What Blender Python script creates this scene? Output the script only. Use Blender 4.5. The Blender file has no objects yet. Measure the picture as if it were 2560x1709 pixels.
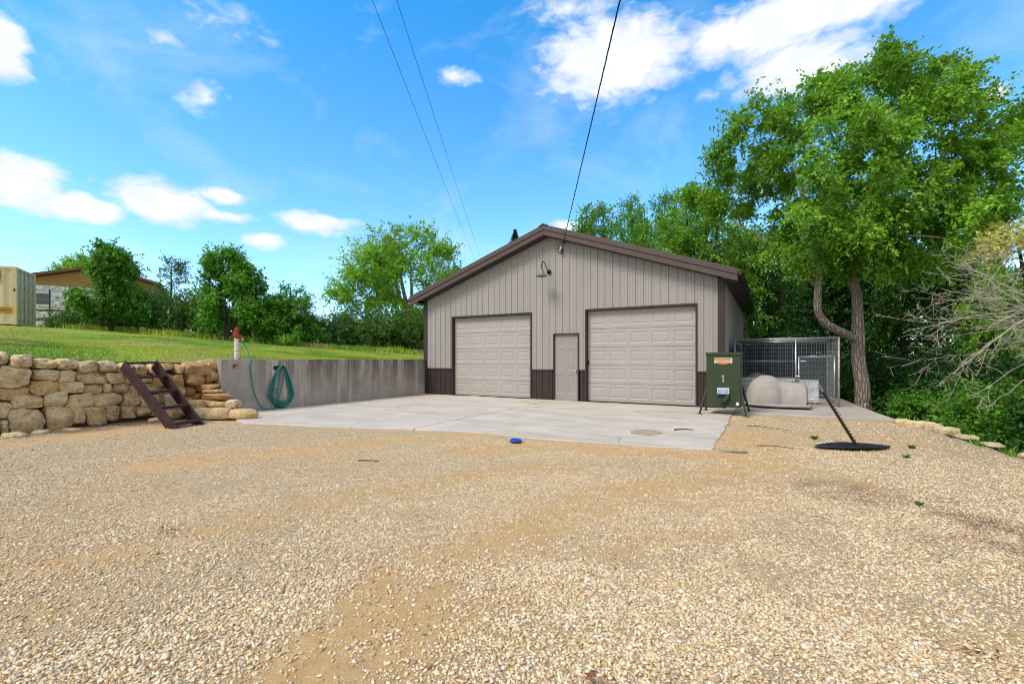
import bpy, bmesh, math, random
import numpy as np
from math import radians as R
from mathutils import Vector, Matrix, noise as mnoise

# ------------------------------------------------------------------ camera, sky, sun, exposure
S = bpy.context.scene
COL = S.collection
F, YAW, HZ, EYE = 1150.0, R(29.5), 897.0, 1.3
cam = bpy.data.objects.new('camera', bpy.data.cameras.new('camera'))
COL.objects.link(cam)
cam.location = (0, 0, EYE)
cam.rotation_euler = (R(90), 0, YAW)
cam.data.sensor_width = 36
cam.data.lens = F / 2560 * 36
cam.data.shift_y = (HZ - 854.5) / 2560
cam.data.clip_start = .05
cam.data.clip_end = 3000
S.camera = cam
S.cycles.filter_width = 1.0
S.view_settings.view_transform = 'Standard'
S.view_settings.look = 'None'
S.view_settings.gamma = 1
S.view_settings.exposure = 0.95

SUN_EL, SUN_AZ = R(50), R(205)          # azimuth from +Y clockwise (seen from above)
sd = Vector((math.sin(SUN_AZ) * math.cos(SUN_EL), math.cos(SUN_AZ) * math.cos(SUN_EL), math.sin(SUN_EL)))
sun = bpy.data.objects.new('sun', bpy.data.lights.new('sun', 'SUN'))
COL.objects.link(sun)
sun.data.energy = 1.75
sun.data.angle = R(20)
sun.data.color = (1, .93, .82)
sun.rotation_euler = sd.to_track_quat('Z', 'Y').to_euler()
sun.location = (0, -20, 30)

W = bpy.data.worlds.new('World')
S.world = W
W.use_nodes = True
SKY_STRENGTH = .118


def build_world():
    nt = W.node_tree
    N, L = nt.nodes, nt.links
    N.clear()
    out = N.new('ShaderNodeOutputWorld')
    bg = N.new('ShaderNodeBackground')
    bg.inputs[1].default_value = SKY_STRENGTH
    L.new(bg.outputs[0], out.inputs[0])
    sky = N.new('ShaderNodeTexSky')
    sky.sky_type = 'NISHITA'
    sky.sun_disc = False
    sky.sun_elevation = SUN_EL
    sky.sun_rotation = SUN_AZ
    sky.altitude = 300
    sky.air_density = 1.0
    sky.dust_density = .3
    sky.ozone_density = 2.5
    tc = N.new('ShaderNodeTexCoord')
    sep = N.new('ShaderNodeSeparateXYZ')
    L.new(tc.outputs['Generated'], sep.inputs[0])

    def M(op, a, b=None, c=None, clamp=False):
        n = N.new('ShaderNodeMath')
        n.operation = op
        n.use_clamp = clamp
        for i, v in enumerate((a, b, c)):
            if v is None: continue
            if isinstance(v, (int, float)): n.inputs[i].default_value = v
            else: L.new(v, n.inputs[i])
        return n.outputs[0]

    def NZ(vec, scale, det, rough=.55, dist=0.):
        n = N.new('ShaderNodeTexNoise')
        n.inputs['Scale'].default_value = scale
        n.inputs['Detail'].default_value = det
        n.inputs['Roughness'].default_value = rough
        n.inputs['Distortion'].default_value = dist
        L.new(vec, n.inputs['Vector'])
        return n
    az = M('MULTIPLY', M('ARCTAN2', sep.outputs[0], sep.outputs[1]), 180 / math.pi)
    el = M('MULTIPLY', M('ARCSINE', sep.outputs[2]), 180 / math.pi)
    comb = N.new('ShaderNodeCombineXYZ')
    L.new(az, comb.inputs[0])
    L.new(el, comb.inputs[1])
    sc = N.new('ShaderNodeVectorMath')
    sc.operation = 'MULTIPLY'
    sc.inputs[1].default_value = (.55, 1, 1)
    L.new(comb.outputs[0], sc.inputs[0])
    n1 = NZ(sc.outputs[0], .30, 5, .55)
    n2 = NZ(sc.outputs[0], .75, 6, .56, .5)
    # warp the position a little so that edges curl
    wv = N.new('ShaderNodeVectorMath'); wv.operation = 'SUBTRACT'
    L.new(n1.outputs['Color'], wv.inputs[0]); wv.inputs[1].default_value = (.5, .5, .5)
    ws = N.new('ShaderNodeVectorMath'); ws.operation = 'MULTIPLY'
    L.new(wv.outputs[0], ws.inputs[0]); ws.inputs[1].default_value = (4.5, 2.2, 0)
    wp = N.new('ShaderNodeVectorMath'); wp.operation = 'ADD'
    L.new(comb.outputs[0], wp.inputs[0]); L.new(ws.outputs[0], wp.inputs[1])
    clouds = [(-77.6,24.6,1.4,2.3,1.00),(-76.2,14.6,3.1,2.0,1.00),(-72.6,13.4,2.5,1.1,1.00),(-66.9,15.3,4.0,1.9,1.00),
              (-61.6,16.9,2.3,0.9,0.80),(-62.1,14.7,2.7,0.7,0.65),(-52.6,15.3,4.4,1.2,0.95),(-57.8,12.8,2.1,0.8,0.75),
              (-35.9,31.2,2.7,0.9,0.62),(-63.6,25.3,2.6,1.5,0.42),(-61.6,32.0,5.0,1.8,0.28),(-66.3,29.0,2.4,.9,0.30),
              (-16.8,32.4,9.2,3.6,1.00),(3.2,32.4,14.5,2.4,1.00),(2.2,28.4,6.6,2.4,0.85),(-22.1,36.9,6.8,1.5,0.50),
              (16.7,21.6,1.1,1.0,0.60),(-22.6,15.7,2.5,0.8,0.60),(-6.4,27.7,1.9,0.7,0.35),(18.1,4.9,3,3.0,0.75),
              (40, 30, 12, 5, 1), (75, 22, 14, 5, 1), (-120, 25, 14, 6, 1), (150, 35, 25, 9, 1), (-165, 50, 30, 12, 1), (-100, 12, 9, 2, .9)]
    field = None
    for a, e, ra, re, s in clouds:
        d = N.new('ShaderNodeVectorMath'); d.operation = 'SUBTRACT'
        L.new(wp.outputs[0], d.inputs[0]); d.inputs[1].default_value = (a, e, 0)
        m = N.new('ShaderNodeVectorMath'); m.operation = 'MULTIPLY'
        L.new(d.outputs[0], m.inputs[0]); m.inputs[1].default_value = (1 / (ra * 1.4), 1 / (re * 1.5), 0)
        l = N.new('ShaderNodeVectorMath'); l.operation = 'LENGTH'
        L.new(m.outputs[0], l.inputs[0])
        v = M('MULTIPLY', M('SUBTRACT', 1.0, l.outputs['Value'], clamp=True), s * 1.6)
        field = v if field is None else M('MAXIMUM', field, v)
    nn = M('MULTIPLY', M('SUBTRACT', n2.outputs['Fac'], .5), 1.25)
    gate = M('MULTIPLY', field, 6, clamp=True)
    dens = M('ADD', field, M('MULTIPLY', nn, gate))
    mr = N.new('ShaderNodeMapRange'); mr.interpolation_type = 'SMOOTHSTEP'
    mr.inputs['From Min'].default_value = .12; mr.inputs['From Max'].default_value = 1.0
    L.new(dens, mr.inputs['Value'])
    cover = mr.outputs[0]
    # thin high veil
    n3 = NZ(sc.outputs[0], .12, 5, .6, .6)
    mr3 = N.new('ShaderNodeMapRange')
    mr3.inputs['From Min'].default_value = .5; mr3.inputs['From Max'].default_value = .85
    mr3.inputs['To Max'].default_value = .34
    L.new(n3.outputs['Fac'], mr3.inputs['Value'])
    cover = M('MAXIMUM', cover, mr3.outputs[0])
    # added unseen cloud sheet overhead and behind the viewer, whitens the ambient light
    dt = N.new('ShaderNodeVectorMath'); dt.operation = 'DOT_PRODUCT'
    L.new(tc.outputs['Generated'], dt.inputs[0]); dt.inputs[1].default_value = (-.48, .84, .28)
    mb_ = N.new('ShaderNodeMapRange'); mb_.interpolation_type = 'SMOOTHSTEP'
    mb_.inputs['From Min'].default_value = .42; mb_.inputs['From Max'].default_value = .08
    L.new(M('ADD', dt.outputs['Value'], M('MULTIPLY', M('SUBTRACT', n1.outputs['Fac'], .5), .5)), mb_.inputs['Value'])
    cover = M('MAXIMUM', cover, M('MULTIPLY', mb_.outputs[0], .92))
    mrs = N.new('ShaderNodeMapRange')
    mrs.inputs['From Min'].default_value = .35; mrs.inputs['From Max'].default_value = .7
    L.new(NZ(sc.outputs[0], .42, 4).outputs['Fac'], mrs.inputs['Value'])
    cc = N.new('ShaderNodeMixRGB')
    cc.inputs[1].default_value = (4.0, 4.25, 4.5, 1)
    cc.inputs[2].default_value = (4.75, 4.75, 4.75, 1)
    L.new(mrs.outputs[0], cc.inputs[0])
    # deep, clear summer blue: tint of the air itself
    tint = N.new('ShaderNodeMixRGB'); tint.blend_type = 'MULTIPLY'; tint.inputs[0].default_value = 1
    gr = N.new('ShaderNodeMapRange')
    gr.inputs['From Min'].default_value = 6; gr.inputs['From Max'].default_value = 40
    L.new(el, gr.inputs['Value'])
    gm = N.new('ShaderNodeMixRGB')
    gm.inputs[1].default_value = (.95, 1.20, 1.40, 1); gm.inputs[2].default_value = (.19, 1.12, 1.5, 1)
    L.new(gr.outputs[0], gm.inputs[0])
    L.new(gm.outputs[0], tint.inputs[2])
    L.new(sky.outputs[0], tint.inputs[1])
    mix = N.new('ShaderNodeMixRGB')
    L.new(cover, mix.inputs[0])
    L.new(tint.outputs[0], mix.inputs[1])
    L.new(cc.outputs[0], mix.inputs[2])
    L.new(mix.outputs[0], bg.inputs[0])


build_world()

rng = np.random.default_rng(7)
random.seed(7)

# ------------------------------------------------------------------ helpers


def at(px, d, py=HZ):
    """a point at distance d straight ahead, for a direction given in photo pixels"""
    l = (px - 1280) / F * d
    c, s = math.cos(YAW), math.sin(YAW)
    return Vector((l * c - d * s, l * s + d * c, EYE + (HZ - py) / F * d))


def tag(o, label=None, cat=None, group=None, kind=None):
    if label: o['label'] = label
    if cat: o['category'] = cat
    if group: o['group'] = group
    if kind: o['kind'] = kind
    return o


def thing(name, label, cat, loc=(0, 0, 0), rz=0, group=None):
    o = bpy.data.objects.new(name, None)
    o.empty_display_size = .2
    COL.objects.link(o)
    o.location = loc
    o.rotation_euler = (0, 0, rz)
    return tag(o, label, cat, group)


def link_mesh(name, me, m=None, parent=None, smooth=False):
    if m is not None: me.materials.append(m)
    if smooth: me.polygons.foreach_set('use_smooth', np.ones(len(me.polygons), dtype=bool))
    o = bpy.data.objects.new(name, me)
    COL.objects.link(o)
    if parent is not None: o.parent = parent
    return o


def np_mesh(name, V, Fc, attrs=None, cattrs=None):
    """V (n,3), Fc (m,k) all faces with k corners"""
    V = np.asarray(V, dtype=np.float32); Fc = np.asarray(Fc, dtype=np.int32)
    me = bpy.data.meshes.new(name)
    me.vertices.add(len(V)); me.vertices.foreach_set('co', V.ravel())
    k = Fc.shape[1]
    me.loops.add(Fc.size); me.loops.foreach_set('vertex_index', Fc.ravel())
    me.polygons.add(len(Fc))
    me.polygons.foreach_set('loop_start', np.arange(0, Fc.size, k, dtype=np.int32))
    me.polygons.foreach_set('loop_total', np.full(len(Fc), k, dtype=np.int32))
    for n, a in (attrs or {}).items():
        at_ = me.attributes.new(n, 'FLOAT', 'POINT'); at_.data.foreach_set('value', np.asarray(a, dtype=np.float32))
    for n, a in (cattrs or {}).items():
        at_ = me.attributes.new(n, 'FLOAT_COLOR', 'POINT')
        a = np.asarray(a, dtype=np.float32)
        if a.shape[1] == 3: a = np.hstack([a, np.ones((len(a), 1), np.float32)])
        at_.data.foreach_set('color', a.ravel())
    me.update(calc_edges=True)
    return me


class MB:
    def __init__(s): s.v = []; s.f = []

    def add(s, V, Fs):
        o = len(s.v); s.v += [tuple(p) for p in V]; s.f += [tuple(i + o for i in f) for f in Fs]; return s

    def quad(s, a, b, c, d): return s.add([a, b, c, d], [(0, 1, 2, 3)])

    def box(s, c, size, rot=None):
        hx, hy, hz = size[0] / 2, size[1] / 2, size[2] / 2
        P = [Vector((x, y, z)) for x in (-hx, hx) for y in (-hy, hy) for z in (-hz, hz)]
        if rot is not None: P = [rot @ p for p in P]
        P = [p + Vector(c) for p in P]
        return s.add(P, [(0, 1, 3, 2), (4, 6, 7, 5), (0, 4, 5, 1), (2, 3, 7, 6), (0, 2, 6, 4), (1, 5, 7, 3)])

    def b2(s, x0, x1, y0, y1, z0, z1):
        return s.box(((x0 + x1) / 2, (y0 + y1) / 2, (z0 + z1) / 2), (x1 - x0, y1 - y0, z1 - z0))

    def bar(s, a, b, w, h=None):
        a, b = Vector(a), Vector(b)
        h = h or w
        d = b - a; q = d.to_track_quat('Z', 'Y').to_matrix()
        return s.box((a + b) / 2, (w, h, d.length), q)

    def tube(s, pts, rad, n=8, cap=True, closed=False):
        V, Fs = tube_arrays(pts, rad, n, closed)
        o = len(s.v)
        s.add(V, Fs)
        if cap and not closed:
            s.f.append(tuple(o + i for i in range(n))[::-1])
            s.f.append(tuple(o + len(V) - n + i for i in range(n)))
        return s

    def lathe(s, prof, n=24, M=None, closed_ends=True):
        V = []
        for r, z in prof:
            for i in range(n):
                a = 2 * math.pi * i / n
                p = Vector((r * math.cos(a), r * math.sin(a), z))
                V.append(M @ p if M is not None else p)
        Fs = []
        for k in range(len(prof) - 1):
            for i in range(n):
                j = (i + 1) % n
                Fs.append((k * n + i, k * n + j, (k + 1) * n + j, (k + 1) * n + i))
        if closed_ends:
            Fs.append(tuple(range(n))[::-1]); Fs.append(tuple((len(prof) - 1) * n + i for i in range(n)))
        return s.add(V, Fs)

    def prism(s, poly, y0, y1, axis='y'):
        """extrude a polygon given in (x,z) along y (or (y,z) along x, (x,y) along z)"""
        def pt(p, t): return {'y': (p[0], t, p[1]), 'x': (t, p[0], p[1]), 'z': (p[0], p[1], t)}[axis]
        n = len(poly)
        V = [pt(p, y0) for p in poly] + [pt(p, y1) for p in poly]
        Fs = [tuple(range(n)), tuple(range(n, 2 * n))[::-1]]
        for i in range(n):
            j = (i + 1) % n
            Fs.append((i, i + n, j + n, j))
        return s.add(V, Fs)

    def build(s, name, m=None, parent=None, smooth=False, bevel=0, seg=2, shift=None):
        me = bpy.data.meshes.new(name)
        V = s.v
        if shift is not None: V = [(p[0] - shift[0], p[1] - shift[1], p[2] - shift[2]) for p in V]
        me.from_pydata(V, [], s.f)
        bm = bmesh.new(); bm.from_mesh(me)
        bmesh.ops.recalc_face_normals(bm, faces=bm.faces)
        bm.to_mesh(me); bm.free()
        o = link_mesh(name, me, m, parent, smooth)
        if bevel:
            b = o.modifiers.new('bevel', 'BEVEL'); b.width = bevel; b.segments = seg; b.limit_method = 'ANGLE'; b.angle_limit = R(40)
            b.harden_normals = False
        return o


def tube_arrays(pts, rad, n, closed=False):
    P = [Vector(p) for p in pts]
    m = len(P)
    if isinstance(rad, (int, float)): rad = [rad] * m
    V = []; up = None
    for i in range(m):
        if closed: t = P[(i + 1) % m] - P[i - 1]
        else: t = P[min(i + 1, m - 1)] - P[max(i - 1, 0)]
        t.normalize()
        if up is None:
            up = Vector((0, 0, 1)) if abs(t.z) < .9 else Vector((1, 0, 0))
        u = (up - t * up.dot(t)); u.normalize(); w = t.cross(u); up = u
        for k in range(n):
            a = 2 * math.pi * k / n
            V.append(P[i] + (u * math.cos(a) + w * math.sin(a)) * rad[i])
    Fs = []
    for i in range(m if closed else m - 1):
        i2 = (i + 1) % m
        for k in range(n):
            k2 = (k + 1) % n
            Fs.append((i * n + k, i * n + k2, i2 * n + k2, i2 * n + k))
    return V, Fs


def spline(pts, n=8):
    """Catmull-Rom through pts"""
    P = [Vector(p) for p in pts]; out = []
    for i in range(len(P) - 1):
        p0 = P[max(i - 1, 0)]; p1 = P[i]; p2 = P[i + 1]; p3 = P[min(i + 2, len(P) - 1)]
        for k in range(n):
            t = k / n
            out.append(.5 * ((2 * p1) + (p2 - p0) * t + (2 * p0 - 5 * p1 + 4 * p2 - p3) * t * t + (3 * p1 - p0 - 3 * p2 + p3) * t ** 3))
    out.append(P[-1]); return out


def vnoise(x, y, seed=0):
    """smooth value noise, vectorised, 0..1"""
    x = np.asarray(x, float); y = np.asarray(y, float)
    xi = np.floor(x).astype(np.int64); yi = np.floor(y).astype(np.int64)
    fx = x - xi; fy = y - yi
    fx = fx * fx * (3 - 2 * fx); fy = fy * fy * (3 - 2 * fy)

    def h(a, b):
        n = (a * 374761393 + b * 668265263 + seed * 974634777) & 0x7fffffff
        n = ((n ^ (n >> 13)) * 1274126177) & 0x7fffffff
        return ((n ^ (n >> 16)) & 0xffff) / 65535.
    return (h(xi, yi) * (1 - fx) + h(xi + 1, yi) * fx) * (1 - fy) + (h(xi, yi + 1) * (1 - fx) + h(xi + 1, yi + 1) * fx) * fy


def fbm(x, y, seed=0, octv=4):
    s = 0; a = .5; t = 0
    for i in range(octv):
        s = s + a * vnoise(x * 2 ** i, y * 2 ** i, seed + i * 17); t += a; a *= .5
    return s / t


# ------------------------------------------------------------------ materials
class NT:
    def __init__(s, name):
        s.m = bpy.data.materials.new(name); s.m.use_nodes = True
        s.N = s.m.node_tree.nodes; s.L = s.m.node_tree.links
        s.b = s.N['Principled BSDF']; s.out = s.N['Material Output']
        s.b.inputs['Specular IOR Level'].default_value = .3

    def put(s, sock, v):
        if v is None: return
        if isinstance(v, (int, float)): sock.default_value = v
        elif isinstance(v, tuple): sock.default_value = v if len(v) == 4 or sock.type == 'VECTOR' else v + (1,)
        else: s.L.new(v, sock)

    def co(s, kind='Object', scale=None):
        t = s.N.new('ShaderNodeTexCoord').outputs[kind]
        if scale is None: return t
        m = s.N.new('ShaderNodeMapping'); s.L.new(t, m.inputs[0])
        m.inputs['Scale'].default_value = scale if isinstance(scale, tuple) else (scale,) * 3
        return m.outputs[0]

    def noise(s, vec, scale=5, det=4, rough=.55, dist=0):
        n = s.N.new('ShaderNodeTexNoise'); s.put(n.inputs['Vector'], vec)
        n.inputs['Scale'].default_value = scale; n.inputs['Detail'].default_value = det
        n.inputs['Roughness'].default_value = rough; n.inputs['Distortion'].default_value = dist
        return n.outputs['Fac']

    def vor(s, vec, scale, feature='F1', out='Distance', rnd=1):
        n = s.N.new('ShaderNodeTexVoronoi'); s.put(n.inputs['Vector'], vec)
        n.feature = feature; n.inputs['Scale'].default_value = scale; n.inputs['Randomness'].default_value = rnd
        return n.outputs[out]

    def ramp(s, fac, stops, interp='LINEAR'):
        n = s.N.new('ShaderNodeValToRGB'); s.L.new(fac, n.inputs[0])
        e = n.color_ramp.elements; n.color_ramp.interpolation = interp
        while len(e) < len(stops): e.new(.5)
        for q, (p, c) in zip(e, stops):
            q.position = p; q.color = c if len(c) == 4 else c + (1,)
        return n.outputs[0]

    def mix(s, fac, a, b, mode='MIX'):
        n = s.N.new('ShaderNodeMixRGB'); n.blend_type = mode
        s.put(n.inputs[0], fac); s.put(n.inputs[1], a); s.put(n.inputs[2], b)
        return n.outputs[0]

    def math(s, op, a, b=None, clamp=False):
        n = s.N.new('ShaderNodeMath'); n.operation = op; n.use_clamp = clamp
        s.put(n.inputs[0], a); s.put(n.inputs[1], b); return n.outputs[0]

    def rng(s, v, a, b, c=0., d=1.):
        n = s.N.new('ShaderNodeMapRange'); s.put(n.inputs[0], v)
        for i, q in enumerate((a, b, c, d)): n.inputs[1 + i].default_value = q
        return n.outputs[0]

    def attr(s, name, out='Fac'):
        n = s.N.new('ShaderNodeAttribute'); n.attribute_name = name; return n.outputs[out]

    def info(s, out): return s.N.new('ShaderNodeObjectInfo').outputs[out]

    def bump(s, h, dist=.01, strength=1.):
        n = s.N.new('ShaderNodeBump'); s.put(n.inputs['Height'], h)
        n.inputs['Distance'].default_value = dist; n.inputs['Strength'].default_value = strength
        s.L.new(n.outputs[0], s.b.inputs['Normal'])

    def fin(s, color=None, rough=None, metal=None):
        s.put(s.b.inputs['Base Color'], color); s.put(s.b.inputs['Roughness'], rough); s.put(s.b.inputs['Metallic'], metal)
        return s.m


def flat(name, color, rough=.5, metal=0., var=.12, scale=6., bump=0., stretch=(1, 1, 1), spec=None):
    t = NT(name)
    v = t.co('Object', stretch)
    n = t.noise(v, scale, 5, .6)
    c = t.mix(t.rng(n, .3, .7), tuple(x * (1 - var) for x in color), tuple(min(1, x * (1 + var)) for x in color))
    fine = t.noise(v, scale * 9, 3, .6)
    c = t.mix(t.rng(fine, .35, .75, 0, var * .8), c, tuple(x * .6 for x in color))
    if bump: t.bump(fine, bump)
    if spec is not None: t.b.inputs['Specular IOR Level'].default_value = spec
    return t.fin(c, t.rng(n, .2, .8, rough * .85, min(1, rough * 1.15)), metal)


def leaf_mat(name, dark, light, trans=.35, rough=.5):
    t = NT(name)
    a = t.attr('tint')
    c = t.mix(a, dark, light)
    c = t.mix(t.rng(t.info('Random'), 0, 1, 0, .25), c, tuple(x * .75 for x in light))
    t.fin(c, rough)
    t.b.inputs['Specular IOR Level'].default_value = .25
    tr = t.N.new('ShaderNodeBsdfTranslucent')
    tc = t.mix(.55, c, (light[0] * 1.4, light[1] * 1.3, light[2] * .6), 'MIX')
    t.L.new(tc, tr.inputs[0])
    mx = t.N.new('ShaderNodeMixShader'); mx.inputs[0].default_value = trans
    t.L.new(t.b.outputs[0], mx.inputs[1]); t.L.new(tr.outputs[0], mx.inputs[2])
    t.L.new(mx.outputs[0], t.out.inputs[0])
    return t.m


def bark_mat(name, a, b):
    t = NT(name)
    v = t.co('Object', (9, 9, 1.6))
    n = t.noise(v, 2.2, 6, .65, .6)
    w = t.vor(v, 1.7, 'DISTANCE_TO_EDGE')
    c = t.mix(t.rng(n, .3, .7), a, b)
    c = t.mix(t.rng(w, .0, .18, .75, 0), c, tuple(x * .45 for x in a))
    t.bump(t.math('ADD', t.math('MULTIPLY', n, .6), t.rng(w, 0, .25)), .035)
    return t.fin(c, .9)


def concrete_mat(name, base, joint=False, streak=False):
    t = NT(name)
    p = t.co('Object')
    n = t.noise(p, 1.1, 7, .65)
    f = t.noise(p, 38, 4, .7)
    lo = .66 if streak else .84
    c = t.mix(t.rng(n, .3, .72), tuple(x * lo for x in base), tuple(x * 1.12 for x in base))
    c = t.mix(t.rng(f, .5, .8, 0, .35), c, tuple(x * .62 for x in base))
    if streak:
        s1 = t.noise(t.co('Object', (1, 2.6, .32)), 1.0, 6, .7)
        sepn = t.N.new('ShaderNodeSeparateXYZ'); t.L.new(p, sepn.inputs[0])
        z = sepn.outputs[2]
        top = t.rng(z, .15, 1.25, .05, .95)
        y = sepn.outputs[1]
        far = t.rng(y, 6.6, 8.0, .4, 1.)
        k = t.math('MULTIPLY', t.math('MULTIPLY', t.rng(s1, .40, .54), top), far, True)
        c = t.mix(t.math('MULTIPLY', k, .9), c, (base[0] * .22, base[1] * .20, base[2] * .155))
        s2 = t.noise(t.co('Object', (1, 4.5, .25)), 1.0, 3, .5)
        c = t.mix(t.math('MULTIPLY', t.rng(s2, .56, .66), t.rng(z, 1.25, .2, .2, .42)), c, tuple(x * 1.45 for x in base))
        hole = t.vor(t.co('Object', (1, 3.1, 3.4)), 1, 'F1')
        c = t.mix(t.rng(hole, .055, .03, 0, .85), c, tuple(x * .25 for x in base))
        # cold joints and board-form lines
        br = t.math('PINGPONG', t.math('ADD', y, .31), .61)
        c = t.mix(t.rng(br, .0, .012, .35, 0), c, tuple(x * .4 for x in base))
    else:
        cr = t.vor(t.co('Object', (1, 1, 1)), .33, 'DISTANCE_TO_EDGE')
        wob = t.noise(p, 3, 4)
        c = t.mix(t.math('MULTIPLY', t.rng(t.math('ADD', cr, t.math('MULTIPLY', t.math('SUBTRACT', wob, .5), .05)), .0, .006, .45, 0), 1.), c, tuple(x * .35 for x in base))
        st = t.noise(t.co('Object', (.35, 1.6, 1)), 1.2, 5, .6)
        c = t.mix(t.rng(st, .46, .66, 0, .6), c, (base[0] * .78, base[1] * .70, base[2] * .58))
    t.bump(t.math('ADD', f, t.math('MULTIPLY', n, 1.5)), .006)
    return t.fin(c, .88)


MAT = {}
MAT['siding'] = flat('taupe painted steel', (.315, .290, .272), .45, 0, .05, 1.2, 0, (1, 1, .25))
MAT['brown'] = flat('dark brown painted steel', (.045, .032, .029), .40, 0, .10, 2.0)
MAT['roof'] = flat('brown roof trim steel', (.088, .062, .056), .45, 0, .12, 2.5)
MAT['gdoor'] = flat('taupe garage door paint', (.37, .333, .31), .5, 0, .05, 1.4, .0008)
MAT['door'] = flat('grey taupe entry door paint', (.285, .262, .243), .5, 0, .05, 2.)
MAT['black'] = flat('black paint', (.012, .012, .013), .5, 0, .2, 8)
MAT['rubber'] = flat('black rubber', (.02, .02, .022), .75, 0, .3, 9, .003)
MAT['galv'] = flat('galvanised steel', (.42, .45, .47), .38, .65, .15, 14)
MAT['galvrust'] = flat('galvanised steel with rust', (.46, .40, .34), .55, .35, .45, 9)
MAT['wire'] = flat('dull galvanised wire', (.24, .26, .28), .55, .2, .15, 14)
MAT['chrome'] = flat('satin nickel', (.6, .56, .5), .28, .9, .05, 9)
MAT['lampgrey'] = flat('grey enamel', (.20, .20, .23), .4, .2, .1, 8)
MAT['feeder'] = flat('olive green powder coat', (.034, .050, .022), .48, 0, .10, 5)
MAT['olive2'] = flat('dark olive legs', (.045, .055, .045), .5, .1, .2, 9)
MAT['white'] = flat('white plastic', (.72, .72, .70), .5, 0, .06, 10)
MAT['slat'] = flat('grey white slats', (.84, .86, .88), .5, 0, .06, 10)
MAT['paleblue'] = flat('pale blue grey vent', (.42, .52, .62), .4, 0, .12, 20)
MAT['blue'] = flat('blue plastic', (.006, .05, .42), .3, 0, .1, 10)
MAT['hose'] = flat('green rubber hose', (.008, .185, .165), .35, 0, .22, 30)
MAT['orange'] = flat('weathered red orange iron', (.42, .055, .016), .55, .1, .35, 18, .002)
MAT['red'] = flat('red painted iron', (.28, .012, .018), .5, 0, .3, 18)
MAT['wrap'] = flat('white tape wrap', (.66, .60, .58), .8, 0, .2, 22, .004, (1, 1, 4))
MAT['ladder'] = flat('dark maroon brown steel', (.040, .017, .016), .55, 0, .3, 6, .002)
MAT['igloo'] = flat('stone grey moulded plastic', (.36, .33, .305), .8, 0, .12, 4, .004)
MAT['tan'] = flat('tan container paint', (.64, .52, .31), .5, 0, .10, 3, 0, (1, 1, .4))
MAT['orangelabel'] = flat('orange decal', (.62, .30, .02), .6, 0, .1, 12)
MAT['wood'] = flat('brown board siding', (.36, .19, .07), .75, 0, .35, 2.5, .002, (.4, .4, 8))
MAT['woodgrey'] = flat('weathered pale board', (.48, .42, .36), .85, 0, .25, 9, .002)
MAT['woodrail'] = flat('dark stained rail', (.055, .03, .02), .7, 0, .3, 5)
MAT['shade'] = flat('dark blue grey shade cloth', (.022, .028, .040), .9, 0, .3, 4)
MAT['wirewhite'] = flat('white insulator porcelain', (.75, .74, .72), .3, 0, .05, 10)
MAT['cable'] = flat('black cable', (.010, .010, .011), .55, 0, .2, 20)
MAT['steelpost'] = flat('dark green rusted post', (.055, .050, .028), .65, .2, .4, 16)
MAT['greymetal'] = flat('bare grey steel', (.34, .36, .38), .45, .5, .15, 14)
MAT['twig'] = flat('bare grey brown twigs', (.46, .385, .325), .85, 0, .25, 7)
MAT['stick'] = flat('dead stick', (.10, .07, .05), .9, 0, .4, 12)
MAT['barkscrap'] = flat('pale wood scrap', (.35, .32, .20), .9, 0, .4, 12)
MAT['dryleaf'] = flat('dry leaf', (.22, .10, .045), .85, 0, .4, 12)
MAT['concrete'] = concrete_mat('apron concrete', (.53, .465, .40))
MAT['conc2'] = concrete_mat('kennel slab concrete', (.43, .38, .335))
MAT['concwall'] = concrete_mat('cast concrete wall', (.43, .385, .345), streak=True)
MAT['bark'] = bark_mat('grey brown elm bark', (.38, .30, .24), (.62, .51, .42))
MAT['bark2'] = bark_mat('dark bark', (.07, .052, .04), (.13, .10, .078))
MAT['leaf_elm'] = leaf_mat('elm leaves', (.022, .095, .009), (.27, .54, .045), .28)
MAT['leaf_mid'] = leaf_mat('mid green leaves', (.032, .12, .012), (.17, .40, .035), .28)
MAT['leaf_dark_shade'] = leaf_mat('dark shaded leaves', (.010, .042, .008), (.058, .165, .018), .22)  # dark green leaves, with the understory's deep shade put into the colour
MAT['leaf_maple'] = leaf_mat('deep green leaves', (.026, .11, .012), (.15, .38, .035), .28)
MAT['leaf_light'] = leaf_mat('light yellow green leaves', (.085, .23, .02), (.28, .52, .055), .4)
MAT['leaf_hedge'] = leaf_mat('hedge leaves', (.024, .07, .015), (.11, .23, .035), .26)
MAT['leaf_yellow'] = leaf_mat('pale yellow leaves', (.30, .38, .07), (.66, .64, .26), .4)
MAT['leaf_spruce'] = leaf_mat('needle foliage', (.02, .05, .025), (.04, .09, .04), .15)
MAT['weed'] = leaf_mat('weed leaves', (.06, .17, .015), (.12, .26, .03), .3)


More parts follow.
